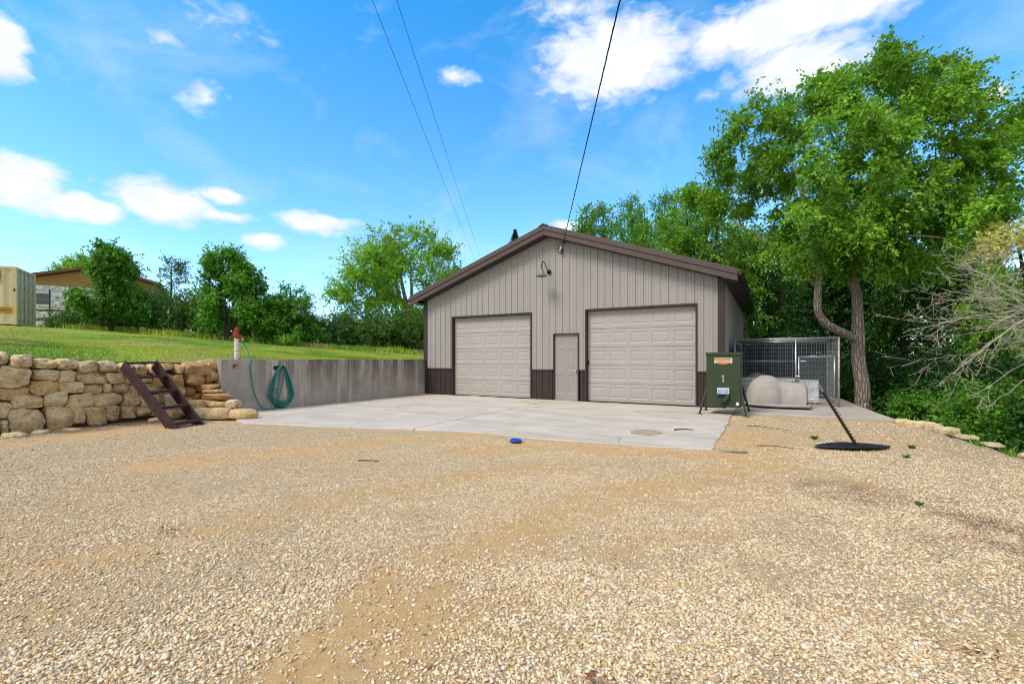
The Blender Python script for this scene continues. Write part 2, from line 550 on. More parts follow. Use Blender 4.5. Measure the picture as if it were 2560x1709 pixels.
def stone_mat():
    t = NT('weathered limestone')
    p = t.co('Object')
    rnd = t.info('Random')
    vadd = t.N.new('ShaderNodeVectorMath'); vadd.operation = 'ADD'
    t.L.new(p, vadd.inputs[0])
    cx = t.N.new('ShaderNodeCombineXYZ'); t.L.new(t.math('MULTIPLY', rnd, 37.), cx.inputs[0]); t.L.new(t.math('MULTIPLY', rnd, 91.), cx.inputs[1])
    t.L.new(cx.outputs[0], vadd.inputs[1])
    v = vadd.outputs[0]
    n = t.noise(v, 4.5, 6, .65, .5); n2 = t.noise(v, 11, 6, .7, 1.); f = t.noise(v, 55, 4, .7)
    base = t.ramp(rnd, [(0, (.84, .60, .28)), (.3, (.66, .47, .24)), (.6, (.90, .70, .38)), (.8, (.52, .39, .24)), (1, (.82, .52, .19))])
    c = t.mix(t.rng(n, .35, .62), base, (.90, .75, .49))
    c = t.mix(t.rng(n2, .52, .64, 0, .65), c, (.42, .26, .11))
    strat = t.noise(t.co('Object', (1.5, 1.5, 16)), 3., 5, .65, .4)
    c = t.mix(t.rng(strat, .56, .70, 0, .5), c, (.26, .17, .085))
    c = t.mix(t.rng(t.noise(v, 7, 5, .75, .3), .60, .72, 0, .7), c, (.16, .135, .105))
    c = t.mix(t.rng(f, .5, .8, 0, .3), c, (.28, .19, .10))
    # orange ironstone tint carried by some stones (object colour)
    c = t.mix(t.math('MULTIPLY', t.info('Alpha'), .85), c, t.mix(t.rng(n2, .35, .6), (.62, .36, .13), (.40, .20, .07)))
    t.bump(t.math('ADD', t.math('ADD', t.math('MULTIPLY', n2, 1.6), t.math('MULTIPLY', strat, 1.6)), t.math('MULTIPLY', f, .6)), .03)
    return t.fin(c, .92)


MAT['stone'] = stone_mat()


def gravel_sheet_mat():
    t = NT('limestone gravel and dirt')
    p = t.co('Object')
    dirt = t.attr('dirt'); red = t.attr('litter')
    wob = t.N.new('ShaderNodeVectorMath'); wob.operation = 'ADD'
    nz = t.N.new('ShaderNodeTexNoise'); nz.inputs['Scale'].default_value = 30; t.L.new(p, nz.inputs['Vector'])
    sc = t.N.new('ShaderNodeVectorMath'); sc.operation = 'SCALE'; sc.inputs['Scale'].default_value = .02
    t.L.new(nz.outputs['Color'], sc.inputs[0]); t.L.new(p, wob.inputs[0]); t.L.new(sc.outputs[0], wob.inputs[1])
    v = wob.outputs[0]
    col = t.vor(v, 62, 'F1', 'Color'); dist = t.vor(v, 62, 'F1'); edge = t.vor(v, 62, 'DISTANCE_TO_EDGE')
    col2 = t.vor(v, 150, 'F1', 'Color'); edge2 = t.vor(v, 150, 'DISTANCE_TO_EDGE')
    sep = t.N.new('ShaderNodeSeparateColor'); t.L.new(col, sep.inputs[0])
    sep2 = t.N.new('ShaderNodeSeparateColor'); t.L.new(col2, sep2.inputs[0])
    stops = [(0, (.50, .34, .17)), (.2, (.64, .46, .25)), (.42, (.72, .54, .31)), (.62, (.80, .64, .42)), (.8, (.68, .58, .45)), (.93, (.56, .48, .40)), (1, (.60, .38, .15))]
    c = t.ramp(sep.outputs[0], stops); c2 = t.ramp(sep2.outputs[1], stops)
    c = t.mix(t.rng(t.noise(p, 12, 3), .4, .6), c, c2)
    c = t.mix(t.rng(edge, 0, .10, .8, 0), c, (.26, .155, .065))  # shade in the crevices between stones, mixed into the colour
    fine = t.noise(p, 140, 3, .7); md = t.noise(p, 9, 5, .6)
    d = t.mix(t.rng(md, .3, .7), (.60, .355, .142), (.73, .47, .215))
    d = t.mix(t.rng(fine, .42, .7, 0, .5), d, (.42, .255, .11))
    d = t.mix(t.rng(t.noise(p, 60, 3), .58, .7, 0, .6), d, (.68, .53, .33))
    c = t.mix(dirt, c, d)
    lit = t.mix(t.rng(t.noise(p, 45, 4, .7), .4, .62), (.20, .10, .06), (.40, .25, .14))
    c = t.mix(red, c, lit)
    h = t.math('ADD', t.math('MULTIPLY', t.rng(edge, 0, .35), t.math('SUBTRACT', 1., t.math('MULTIPLY', dirt, .8))), t.math('MULTIPLY', t.math('ADD', fine, t.rng(edge2, 0, .3)), .35))
    t.bump(h, .009)
    return t.fin(c, .95)


MAT['gravel'] = gravel_sheet_mat()
_t = NT('loose stones'); MAT['pebble'] = _t.fin(_t.mix(_t.rng(_t.noise(_t.co('Object'), 160, 3, .6), .35, .75, 0, .3), _t.attr('col', 'Color'), (.25, .16, .08)), .85)


def soil_grass_mat():
    t = NT('lawn turf and soil')
    p = t.co('Object')
    n = t.noise(p, .5, 5, .6); f = t.noise(p, 9, 4, .7)
    c = t.mix(t.rng(n, .35, .65), (.16, .26, .025), (.34, .38, .06))
    c = t.mix(t.rng(f, .5, .75, 0, .6), c, (.26, .21, .08))
    s = t.N.new('ShaderNodeNewGeometry')
    sp = t.N.new('ShaderNodeSeparateXYZ'); t.L.new(s.outputs['True Normal'], sp.inputs[0])
    c = t.mix(t.rng(sp.outputs[2], .75, .45), c, t.mix(t.rng(f, .3, .7), (.05, .032, .018), (.11, .07, .04)))
    t.bump(f, .04)
    return t.fin(c, .95)


MAT['turf'] = soil_grass_mat()
_t = NT('forest floor litter'); _p = _t.co('Object')
MAT['litter'] = _t.fin(_t.mix(_t.rng(_t.noise(_p, 3, 6, .7), .4, .62), _t.mix(_t.rng(_t.noise(_p, 25, 4), .4, .65), (.05, .032, .018), (.12, .08, .045)), (.03, .06, .012)), .95)
_t = NT('grass blades'); _c = _t.mix(_t.attr('tint'), (.12, .28, .016), (.38, .48, .05))
MAT['blade'] = _t.fin(_t.mix(_t.attr('dry'), _c, (.42, .32, .15)), .6)
_t = NT('white painted rubble stone'); _p = _t.co('Object')
_e = _t.vor(_t.co('Object', (1.0, 1.0, 2.2)), 1.6, 'DISTANCE_TO_EDGE')
_t.bump(_t.rng(_e, 0, .12), .05)
MAT['whitestone'] = _t.fin(_t.mix(_t.rng(_e, 0, .045, .75, 0), _t.mix(_t.rng(_t.noise(_p, 3, 5), .3, .7), (.58, .58, .60), (.74, .74, .75)), (.22, .22, .24)), .8)
_t = NT('window glass'); _t.b.inputs['Specular IOR Level'].default_value = .6
MAT['glass'] = _t.fin((.045, .065, .075), .12)
_t = NT('shingle'); MAT['shingle'] = _t.fin(_t.mix(_t.rng(_t.noise(_t.co('Object'), 6, 4), .3, .7), (.13, .065, .045), (.20, .10, .07)), .8)


# ------------------------------------------------------------------ terrain heights
WX, WY0, BY = -11.23, 6.02, 13.32      # concrete wall face, its free end, garage front


def lawn_z(x, y):
    u = np.maximum(-11.4 - np.asarray(x, float), 0); y = np.asarray(y, float)
    z = 1.265 + .08 * np.minimum(u, 19) + .06 * np.clip(u - 19, 0, 45) - .02 * (np.clip(y, -20, 45) - 8)
    z = z - .23 * np.clip(1 - u / 1.8, 0, 1) * np.clip((y - 1.5) / 2.5, 0, 1) * np.clip((6.9 - y) / 1.1, 0, 1)
    return z + (fbm(x * .35 + 40, y * .35, 3) - .5) * .22 * np.clip(u / 3, 0, 1)


def yard_z(x, y):
    x = np.asarray(x, float); y = np.asarray(y, float)
    return (fbm(x * .5 + 9, y * .5, 5) - .5) * .05 * np.clip((11.5 - y) / 3, 0, 1) - .02


def edge_x(y):          # right-hand edge of the gravel
    y = np.asarray(y, float)
    return 2.30 + np.clip(12.3 - y, 0, 30) * .125


def wood_z(x, y):
    x = np.asarray(x, float); y = np.asarray(y, float)
    ex = np.where(y < 12.3, edge_x(y), np.where(y < 18.2, 2.25, 2.25 - (y - 18.2) * .5))
    inside = (x < ex - .25) & (y < 18.2)
    o = np.maximum(x - ex, 0)
    dn = np.maximum(y - 18.4, 0)
    z = -.10 - .42 * np.minimum(o, 8) - .05 * np.clip(o - 8, 0, 60) - .045 * np.minimum(dn, 30) + (fbm(x * .3, y * .3, 11) - .5) * .5 * np.clip(o + dn, 0, 1)
    return np.where(inside, -.35, z)


def grid(name, xs, ys, zf, m, attrs=None, keep=None):
    X, Y = np.meshgrid(xs, ys, indexing='ij')
    Z = zf(X, Y)
    V = np.stack([X, Y, Z], -1).reshape(-1, 3)
    nx, ny = len(xs), len(ys)
    I = np.arange(nx * ny).reshape(nx, ny)
    Fc = np.stack([I[:-1, :-1], I[1:, :-1], I[1:, 1:], I[:-1, 1:]], -1).reshape(-1, 4)
    if keep is not None:
        cx = V[Fc].mean(1); Fc = Fc[keep(cx[:, 0], cx[:, 1])]
    a = {k: f(V[:, 0], V[:, 1]) for k, f in (attrs or {}).items()}
    me = np_mesh(name, V, Fc, a)
    o = link_mesh(name, me, m, None, True)
    o['kind'] = 'structure'
    return o


def smooth(a, b, x): t = np.clip((x - a) / (b - a), 0, 1); return t * t * (3 - 2 * t)


def dirt_f(x, y):
    x = np.asarray(x, float); y = np.asarray(y, float)
    w = fbm(x * .8, y * .8, 21) - .5

    def el(cx, cy, rx, ry, ang=0):
        c, s = math.cos(ang), math.sin(ang); dx, dy = x - cx, y - cy
        u = (dx * c + dy * s) / rx; v = (-dx * s + dy * c) / ry
        return smooth(1.25, .45, np.sqrt(u * u + v * v) + w * 1.3)
    def trk(pts, w, k):
        best = np.full(np.broadcast(x, y).shape, 9.)
        for (ax, ay), (bx, by) in zip(pts[:-1], pts[1:]):
            t = np.clip(((x - ax) * (bx - ax) + (y - ay) * (by - ay)) / ((bx - ax) ** 2 + (by - ay) ** 2), 0, 1)
            best = np.minimum(best, np.hypot(x - ax - t * (bx - ax), y - ay - t * (by - ay)))
        return smooth(1.35, .35, best / w + w0 * 1.5) * k
    w0 = fbm(x * 1.3, y * 1.3, 23) - .5
    d = np.maximum.reduce([el(-.35, 7.3, .7, 2.6, .0), el(-10.3, 3.6, .6, 2.2, .0) * .7,
                           trk([(-6.67, 2.76), (-6.38, 3.46), (-5.64, 4.51), (-5.32, 5.67), (-4.16, 6.93)], 0.42, 1.00),
                           trk([(-3.81, 5.55), (-2.89, 6.62), (-1.54, 6.66), (-0.61, 6.72)], 0.40, 1.00),
                           trk([(-3.8, 2.01), (-3.55, 3.07), (-3.01, 4.16), (-2.24, 5.14)], 0.34, 0.85),
                           trk([(-4.13, 1.01), (-3.56, 1.74), (-3.56, 2.41), (-3.31, 3.53)], 0.30, 0.75),
                           trk([(-1.71, 1.15), (-1.71, 1.55), (-1.8, 2.03), (-1.7, 2.83), (-1.44, 4.05), (-0.88, 5.27), (-0.0, 6.41)], 0.36, 0.90),
                           trk([(-1.01, 2.99), (-0.6, 3.63), (0.08, 4.11)], 0.22, 0.60),
                           trk([(-1.27, 1.4), (-1.29, 1.71), (-1.32, 2.2)], 0.16, 0.70),
                           trk([(-0.74, 4.45), (0.06, 5.04), (0.82, 6.13)], 0.35, 0.55)])
    base = smooth(.54, .76, fbm(x * .6 + 3, y * 1.0, 31)) * .45
    g = smooth(.35, .65, fbm(x * 5, y * 5, 37, 3))
    d = np.maximum(d, base)
    return np.clip(d * (.65 + .5 * g), 0, 1)


def litter_f(x, y):
    x = np.asarray(x, float); y = np.asarray(y, float)
    w = fbm(x * 1.1, y * 1.1, 41) - .5
    a = smooth(1.3, .3, np.hypot((x - 1.9) / 1.0, (y - 4.6) / 1.1) + w * 2)
    b = smooth(1.1, .3, np.hypot((x + 11.3) / .55, (y - 4.0) / 2.4) + w) * .9
    c = smooth(1.1, .3, np.hypot((x - .4) / 1.4, (y - 5.6) / .5) + w * 2) * .6
    return np.clip(np.maximum.reduce([a, b, c]), 0, 1) * smooth(.3, .6, fbm(x * 4, y * 4, 43, 3))


def axis(*seg):
    out = []
    for a, b, s in seg: out += list(np.arange(a, b, s))
    return np.array(out + [seg[-1][1]])


grid('gravel_yard', axis((-12.3, 4.6, .1)), axis((-14, -3, .4), (-3, 13.3, .1)), yard_z, MAT['gravel'], {'dirt': dirt_f, 'litter': litter_f},
     keep=lambda x, y: (x < edge_x(y) + .1) & ~((x > -.8) & (y > 12.4)))


def lawn_full(x, y):
    z = lawn_z(x, y)
    lim = np.where(y < WY0, -11.98, -11.40)
    return np.where(x > lim, -.3, z)


grid('lawn', axis((-400, -60, 20), (-60, -14, .6), (-14, -12.2, .2), (-12.0, -11.36, .04)), axis((-60, -4, 2), (-4, 6.02, .34), (6.0201, 34, .4), (34, 400, 15)), lawn_full, MAT['turf'])
grid('woodland_floor', axis((-11.3, 12, .5), (12, 60, 3), (60, 400, 20)), axis((-60, 0, 3), (0, 40, .5), (40, 60, 2), (60, 400, 20)), wood_z, MAT['litter'])


# loose gravel you can see stone by stone
def pebbles():
    ph = (1 + 5 ** .5) / 2
    ico = np.array([(-1, ph, 0), (1, ph, 0), (-1, -ph, 0), (1, -ph, 0), (0, -1, ph), (0, 1, ph), (0, -1, -ph), (0, 1, -ph), (ph, 0, -1), (ph, 0, 1), (-ph, 0, -1), (-ph, 0, 1)]) / math.hypot(1, ph)
    icf = np.array([(0, 11, 5), (0, 5, 1), (0, 1, 7), (0, 7, 10), (0, 10, 11), (1, 5, 9), (5, 11, 4), (11, 10, 2), (10, 7, 6), (7, 1, 8), (3, 9, 4), (3, 4, 2), (3, 2, 6), (3, 6, 8), (3, 8, 9), (4, 9, 5), (2, 4, 11), (6, 2, 10), (8, 6, 7), (9, 8, 1)])
    out = []
    for r0, r1, dens, s0, s1 in ((.7, 3.0, 13000, .004, .0115), (3.0, 5.2, 7600, .0042, .011), (5.2, 8.2, 3200, .005, .012), (8.2, 12.5, 700, .007, .014)):
        area = R(146) / 2 * (r1 ** 2 - r0 ** 2); n = int(area * dens)
        r = np.sqrt(rng.uniform(r0 ** 2, r1 ** 2, n)); a = rng.uniform(R(-68), R(78), n) - YAW
        x = r * np.sin(a); y = r * np.cos(a)
        size = s0 + (s1 - s0) * rng.random(n) ** 2.2
        big = rng.random(n) < .012; size[big] *= 1.6
        keep = (x > -11.5) & (x < edge_x(y) - .02) & (y < 12) & (~((y > 5.2 + .25 * (x + 9.6) - .15) & (x < -.78) & (y > 5.5)) | ((rng.random(n) < .10) & (y < 7.7))) \
            & (rng.random(n) > dirt_f(x, y) * .88)
        clump = fbm(x * 3, y * 3, 51, 3)
        keep &= rng.random(n) < .45 + 1.3 * smooth(.3, .6, clump)
        out.append(np.stack([x, y, size], -1)[keep])
    P = np.concatenate(out); n = len(P)
    variants = ico[None] * (1 + rng.normal(0, .2, (60, 12, 1)))
    v = variants[rng.integers(0, 60, n)]
    sx = rng.uniform(.8, 1.5, n); sy = rng.uniform(.65, 1.05, n); sz = rng.uniform(.32, .66, n)
    v = v * np.stack([sx, sy, sz], -1)[:, None, :] * P[:, 2][:, None, None]
    ta, tb = rng.normal(0, .42, n), rng.uniform(0, 6.283, n)
    ca, sa = np.cos(ta)[:, None], np.sin(ta)[:, None]
    x_, z_ = v[..., 0] * ca - v[..., 2] * sa, v[..., 0] * sa + v[..., 2] * ca
    cb, sb = np.cos(tb)[:, None], np.sin(tb)[:, None]
    xx = x_ * cb - v[..., 1] * sb; yy = x_ * sb + v[..., 1] * cb
    zb = yard_z(P[:, 0], P[:, 1]) + P[:, 2] * rng.uniform(.05, .6, n)
    V = np.stack([xx + P[:, 0:1], yy + P[:, 1:2], z_ + zb[:, None]], -1).reshape(-1, 3)
    Fc = (icf[None] + (np.arange(n) * 12)[:, None, None]).reshape(-1, 3)
    pal = np.array([(.78, .59, .35), (.66, .45, .21), (.86, .71, .48), (.48, .31, .14), (.80, .68, .52), (.56, .50, .44), (.70, .40, .13), (.28, .18, .09), (.88, .80, .67)])
    pk = rng.choice(len(pal), n, p=[.22, .17, .16, .11, .11, .06, .04, .09, .04])
    pal = pal * .76 + np.array([.78, .62, .43]) * .24
    c = pal[pk] * rng.uniform(.82, 1.12, (n, 1)) * (1 + rng.normal(0, .03, (n, 3)))
    lt = litter_f(P[:, 0], P[:, 1])[:, None] * .5
    c = c * (1 - lt) + np.array([.25, .14, .08]) * lt
    me = np_mesh('loose_gravel', V, Fc, None, {'col': np.repeat(np.clip(c, 0, .95), 12, 0)})
    o = link_mesh('loose_gravel', me, MAT['pebble'], None, False)
    tag(o, 'loose cream and tan limestone gravel spread over the yard', 'gravel', None, 'stuff')


pebbles()


# ------------------------------------------------------------------ slabs
def slab(name, poly, z0, z1, m, wob=0, bev=.012):
    pts = []
    n = len(poly)
    for i in range(n):
        a = Vector(poly[i]); b = Vector(poly[(i + 1) % n]); k = max(1, int((b - a).length / .18)) if wob else 1
        for j in range(k):
            p = a.lerp(b, j / k)
            if wob and 0 < j: p += Vector((mnoise.noise(Vector((p.x * 2.1, p.y * 2.1, 1))), mnoise.noise(Vector((p.x * 2.1, p.y * 2.1, 9))))) * wob
            pts.append((p.x, p.y))
    mb = MB(); mb.prism(pts, z0, z1, 'z')
    o = mb.build(name, m, None, False, bev, 1)
    o['kind'] = 'structure'
    return o


slab('concrete_apron', [(-11.22, 13.30), (-11.22, 6.15), (-10.1, 5.72), (-9.4, 5.45), (-8.3, 5.75), (-6.9, 6.1), (-5.82, 6.55)] + [(-6.02, 13.30)], -.3, .008, MAT['concrete'], .05)
slab('concrete_apron', [(-6.0, 13.30), (-5.80, 6.55), (-4.6, 6.85), (-3.4, 6.75), (-2.4, 6.9), (-1.5, 7.0), (-.75, 7.2), (-.82, 12.28), (-.82, 13.30)], -.3, .004, MAT['concrete'], .04)
slab('kennel_pad', [(-.80, 12.24), (2.28, 12.30), (2.05, 15.2), (1.95, 18.2), (-1.08, 18.2), (-1.08, 13.36), (-.80, 13.36)], -.3, .03, MAT['conc2'])

# thin spill of dirt on the apron
mb = MB()
for i in range(40):
    a = i / 40 * 2 * math.pi
    r = 1 + .25 * mnoise.noise(Vector((math.cos(a) * 2, math.sin(a) * 2, 3)))
    mb.v.append((-1.95 + math.cos(a) * .26 * r, 8.25 + math.sin(a) * .30 * r, .0085))
mb.v.append((-1.95, 8.25, .016)); mb.f = [(i, (i + 1) % 40, 40) for i in range(40)]
tag(mb.build('dirt_patch', flat('brown dirt', (.40, .30, .20), .95, 0, .35, 25, .004), None, True), 'round patch of brown dirt on the pale apron before the larger garage door', 'dirt')

# ------------------------------------------------------------------ garage
GX0, GX1, GYB = -11.27, -1.13, 28.3
RX, RZ, SL = -6.20, 5.45, .346
gar = thing('garage_building', 'taupe metal garage with dark brown trim, two overhead doors and a gable front', 'garage', (RX, BY, 0))
GS = (RX, BY, 0)
LD = (-9.97, -6.84, 2.76); MD = (-6.03, -5.17, 2.09); RD = (-4.92, -1.81, 2.76)


def rib_profile(x0, x1, per=.2286, phase=0., extra=()):
    prof = [(-.030, 0), (-.018, .022), (.018, .022), (.030, 0), (.062, 0), (.069, .005), (.079, .005), (.086, 0), (.143, 0), (.150, .005), (.160, .005), (.167, 0)]
    pts = []
    k = math.floor((x0 - phase) / per) - 1
    while phase + k * per < x1 + per:
        pts += [(phase + k * per + a, b) for a, b in prof]; k += 1
    pts = [p for p in pts if x0 < p[0] < x1]
    xs = [p[0] for p in pts]; ys = [p[1] for p in pts]
    allx = sorted(set(xs) | {x0, x1} | {e for e in extra if x0 < e < x1})
    return [(x, float(np.interp(x, xs, ys))) for x in allx]


def siding(mb, prof, zlo, zhi, holes, place):
    for (xa, da), (xb, db) in zip(prof[:-1], prof[1:]):
        xm = (xa + xb) / 2
        iv = [(zlo, None)]
        for hx0, hx1, hz in holes:
            if hx0 < xm < hx1: iv = [(hz, None)] if hz > zlo else iv
        for z0, _ in iv:
            ta, tb = zhi(xa), zhi(xb)
            if min(ta, tb) <= z0: continue
            mb.quad(place(xa, da, z0), place(xb, db, z0), place(xb, db, tb), place(xa, da, ta))


ops = [LD, MD, RD]
ex = [o[0] for o in ops] + [o[1] for o in ops] + [RX]
mb = MB()
siding(mb, rib_profile(GX0 + .02, GX1 - .02, .2286, RX, ex), .965, lambda x: RZ - .25 - SL * abs(x - RX), ops, lambda x, d, z: (x, BY - d, z))
mb.build('front_wall', MAT['siding'], gar, shift=GS)
for xw, sgn in ((GX1, 1), (GX0, -1)):
    mb = MB()
    siding(mb, rib_profile(BY + .02, GYB), .03 if sgn > 0 else 1.0, lambda x: 3.5, [], lambda x, d, z: (xw + sgn * d, x, z))
    mb.build('side_wall', MAT['siding'], gar, shift=GS)
mb = MB(); mb.prism([(GX0, 0), (GX1, 0), (GX1, 3.5), (RX, 5.2), (GX0, 3.5)], GYB, GYB + .05); mb.build('rear_wall', MAT['siding'], gar, shift=GS)
# brown strip between siding and wainscot, base trim
for a, b in ((GX0, LD[0] - .03), (LD[1] + .03, MD[0] - .03), (MD[1] + .03, RD[0] - .03), (RD[1] + .03, GX1)):
    mb = MB(); siding(mb, rib_profile(a + .003, b - .003, .2286, RX, ()), .03, lambda x: .925, [], lambda x, d, z: (x, BY - d - .001, z))
    mb.build('wainscot', MAT['brown'], gar, shift=GS)
    mb = MB(); mb.b2(a, b, BY - .030, BY + .002, .922, .968); mb.build('belt_trim', MAT['brown'], gar, shift=GS)
    mb = MB(); mb.b2(a, b, BY - .026, BY + .004, .0, .034); mb.build('base_trim', MAT['brown'], gar, shift=GS)
# corner posts
for xw, s in ((GX0, -1), (GX1, 1)):
    mb = MB()
    z0 = 0 if s > 0 else 0.0
    mb.b2(min(xw - s * .13, xw + s * .028), max(xw - s * .13, xw + s * .028), BY - .034, BY - .002, z0, 3.47)
    mb.b2(min(xw, xw + s * .027), max(xw, xw + s * .027), BY - .001, BY + .13, z0, 3.47)
    mb.build('corner_trim', MAT['brown'], gar, bevel=.004, seg=1, shift=GS)
# roof planes with standing ribs
yF, yB = BY - .36, GYB + .35
for s in (-1, 1):
    mb = MB(); w = 5.44
    n = Vector((s * SL, 0, 1)).normalized(); dn = Vector((s * 1, 0, -SL)).normalized()
    def rp(u, y, h): return Vector((RX + s * u, y, RZ - SL * u)) + n * h
    L_ = 5.44 if s > 0 else 5.50
    mb.add([rp(0, yF, 0), rp(L_, yF, 0), rp(L_, yB, 0), rp(0, yB, 0), rp(0, yF, -.05), rp(L_, yF, -.05), rp(L_, yB, -.05), rp(0, yB, -.05)],
           [(0, 1, 2, 3), (7, 6, 5, 4), (0, 4, 5, 1), (1, 5, 6, 2), (2, 6, 7, 3)])
    y = yF + .12
    while y < yB:
        mb.add([rp(.02, y - .03, .001), rp(.02, y, .02), rp(.02, y + .03, .001), rp(L_, y - .03, .001), rp(L_, y, .02), rp(L_, y + .03, .001)], [(0, 3, 4, 1), (1, 4, 5, 2), (3, 5, 4)])
        y += .2286
    mb.build('roof', MAT['roof'], gar, shift=GS)
    # rake trim in two steps
    mb = MB()
    def strip(mb, h0, h1, y0, y1, ext=0):
        P = []
        for u in (0, L_ + ext):
            for yy in (y0, y1):
                for h in (h0, h1):
                    P.append((RX + s * u, yy, RZ - SL * u + h))
        mb.add(P, [(0, 1, 3, 2), (4, 6, 7, 5), (0, 4, 5, 1), (2, 3, 7, 6), (1, 5, 7, 3), (0, 2, 6, 4)])
    strip(mb, -.128, .030, yF - .040, yF + .12)
    strip(mb, -.290, -.129, yF - .016, yF + .02)
    mb.build('rake_trim', MAT['roof'], gar, bevel=.006, seg=1, shift=GS)
    mb = MB()
    strip(mb, -.290, -.272, yF + .021, BY - .002, -.5)
    mb.build('soffit', MAT['brown'], gar, shift=GS)
    # eave: soffit box, fascia board, gutter
    xe = RX + s * L_; ze = RZ - SL * L_
    xw = GX1 if s > 0 else GX0
    mb = MB()
    mb.b2(min(xw + s * .03, xe), max(xw + s * .03, xe), yF + .021, yB, ze - .20, ze - .18)
    mb.b2(min(xe - s * .02, xe), max(xe - s * .02, xe), yF + .021, yB, ze - .18, ze - .05)
    mb.build('eave_soffit', MAT['brown'], gar, shift=GS)
    mb = MB()
    a, b = (xw + s * .03, xe - s * .01)
    P = [(a, ze - .20), (b, ze - .20), (b, ze - .12), (a, ze + .02)]
    mb.prism(P, yF - .008, yF + .018); mb.build('eave_return', MAT['roof'], gar, shift=GS)
    mb = MB()
    g = [(0.002, -.03), (0.002, -.145), (.07, -.145), (.085, -.11), (.115, -.07), (.118, -.028), (.106, -.028), (.1, -.06), (.072, -.10), (.062, -.133), (.012, -.133), (.012, -.03)]
    mb.prism([(xe + s * q[0], ze + q[1]) for q in g], yF - .05, yB); mb.build('gutter', MAT['brown'], gar, shift=GS)
mb = MB()
mb.prism([(RX - .16, RZ - .02), (RX - .15, RZ - .005), (RX, RZ + .062), (RX + .15, RZ - .005), (RX + .16, RZ - .02), (RX + .15, RZ - .035), (RX, RZ + .02), (RX - .15, RZ - .035)], yF - .055, yB)
mb.build('ridge_cap', MAT['brown'], gar, shift=GS)


def panel_grid(mb, x0, x1, z0, z1, xb, zb, y, dep=.014, g1=.022, g2=.05):
    """door skin facing -y; xb,zb lists of (start,end) panel spans"""
    X = sorted({x0, x1} | {v for p in xb for v in p}); Z = sorted({z0, z1} | {v for p in zb for v in p})
    ip = lambda a, b, L: any(abs(p[0] - a) < 1e-6 and abs(p[1] - b) < 1e-6 for p in L)
    for a, b in zip(X[:-1], X[1:]):
        for c, d in zip(Z[:-1], Z[1:]):
            if ip(a, b, xb) and ip(c, d, zb):
                rings = []
                for ins, yy in ((0, y), (g1, y + dep), (g1 + .012, y + dep), (g2 + .012, y + .002)):
                    rings.append([(a + ins, yy, c + ins), (b - ins, yy, c + ins), (b - ins, yy, d - ins), (a + ins, yy, d - ins)])
                for r, q in zip(rings[:-1], rings[1:]):
                    for i in range(4):
                        j = (i + 1) % 4; mb.quad(r[i], r[j], q[j], q[i])
                mb.quad(*rings[-1])
            else: mb.quad((a, y, c), (b, y, c), (b, y, d), (a, y, d))


def garage_door(x0, x1, zt):
    y = BY + .11
    mb = MB(); sec = zt / 5; W_ = x1 - x0 - .012
    for r in range(5):
        z0 = .02 + r * (zt - .02) / 5; z1 = .02 + (r + 1) * (zt - .02) / 5 - .006
        cw = W_ / 5
        xb = [(x0 + .006 + cw * c + cw * .09, x0 + .006 + cw * (c + 1) - cw * .09) for c in range(5)]
        zb = [(z0 + (z1 - z0) * .19, z1 - (z1 - z0) * .19)]
        panel_grid(mb, x0 + .006, x1 - .006, z0 + .004, z1 - .004, xb, zb, y, .010, .024, .055)
        for za, zc in ((z0, z0 + .004), (z1 - .004, z1)):
            mb.quad((x0 + .006, y + .008 if za == z0 else y, za), (x1 - .006, y + .008 if za == z0 else y, za), (x1 - .006, y if za == z0 else y + .008, zc), (x0 + .006, y if za == z0 else y + .008, zc))
        mb.quad((x0, y + .03, z1), (x1, y + .03, z1), (x1, y + .03, z1 + .006), (x0, y + .03, z1 + .006))
    mb.b2(x0, x1, y + .031, y + .05, .0, zt)
    d = mb.build('garage_door', MAT['gdoor'], gar, shift=GS)
    mb = MB()
    mb.b2(x0 - .045, x0, BY - .032, BY + .16, 0, zt); mb.b2(x1, x1 + .045, BY - .032, BY + .16, 0, zt); mb.b2(x0 - .045, x1 + .045, BY - .034, BY + .16, zt, zt + .055)
    mb.build('door_frame', MAT['brown'], d, shift=None if False else GS, bevel=.003, seg=1)
    mb = MB(); mb.b2(x0 + .004, x1 - .004, y - .006, y + .02, .006, .026); mb.build('bottom_seal', MAT['rubber'], d, shift=GS)
    return d


gd1 = garage_door(*LD)
gd2 = garage_door(*RD)
mb = MB(); mb.b2(RD[0] + .004, RD[0] + .03, BY + .06, BY + .10, 1.13, 1.26); mb.b2(RD[0] + .006, RD[0] + .05, BY + .085, BY + .108, 1.17, 1.20)
mb.build('door_latch', MAT['black'], gd2, shift=GS, bevel=.003)
# entry door
mb = MB(); x0, x1, zt = MD; y = BY + .03
pw = (x1 - x0 - .07) ; a0 = x0 + .035
xs = [(a0 + pw * .12, a0 + pw * .44), (a0 + pw * .56, a0 + pw * .88)]
zs = [(.22, .80), (.96, 1.58), (1.70, 1.92)]
panel_grid(mb, x0 + .035, x1 - .035, .03, zt - .03, xs, zs, y, .008, .024, .05)
mb.b2(x0 + .03, x1 - .03, y + .012, y + .05, .03, zt - .03)
ed = mb.build('entry_door', MAT['door'], gar, shift=GS)
mb = MB(); mb.b2(x0, x0 + .034, BY - .036, BY + .09, 0, zt); mb.b2(x1 - .034, x1, BY - .036, BY + .09, 0, zt); mb.b2(x0, x1, BY - .037, BY + .09, zt - .03, zt + .01)
mb.build('door_frame', MAT['brown'], ed, bevel=.003, seg=1, shift=GS)
mb = MB(); mb.b2(x0 + .036, x1 - .036, BY - .045, BY + .08, .009, .028); mb.build('threshold', MAT['greymetal'], ed, shift=GS)
mb = MB(); Mk = Matrix.Translation((x1 - .10, y, .93)) @ Matrix.Rotation(R(90), 4, 'X')
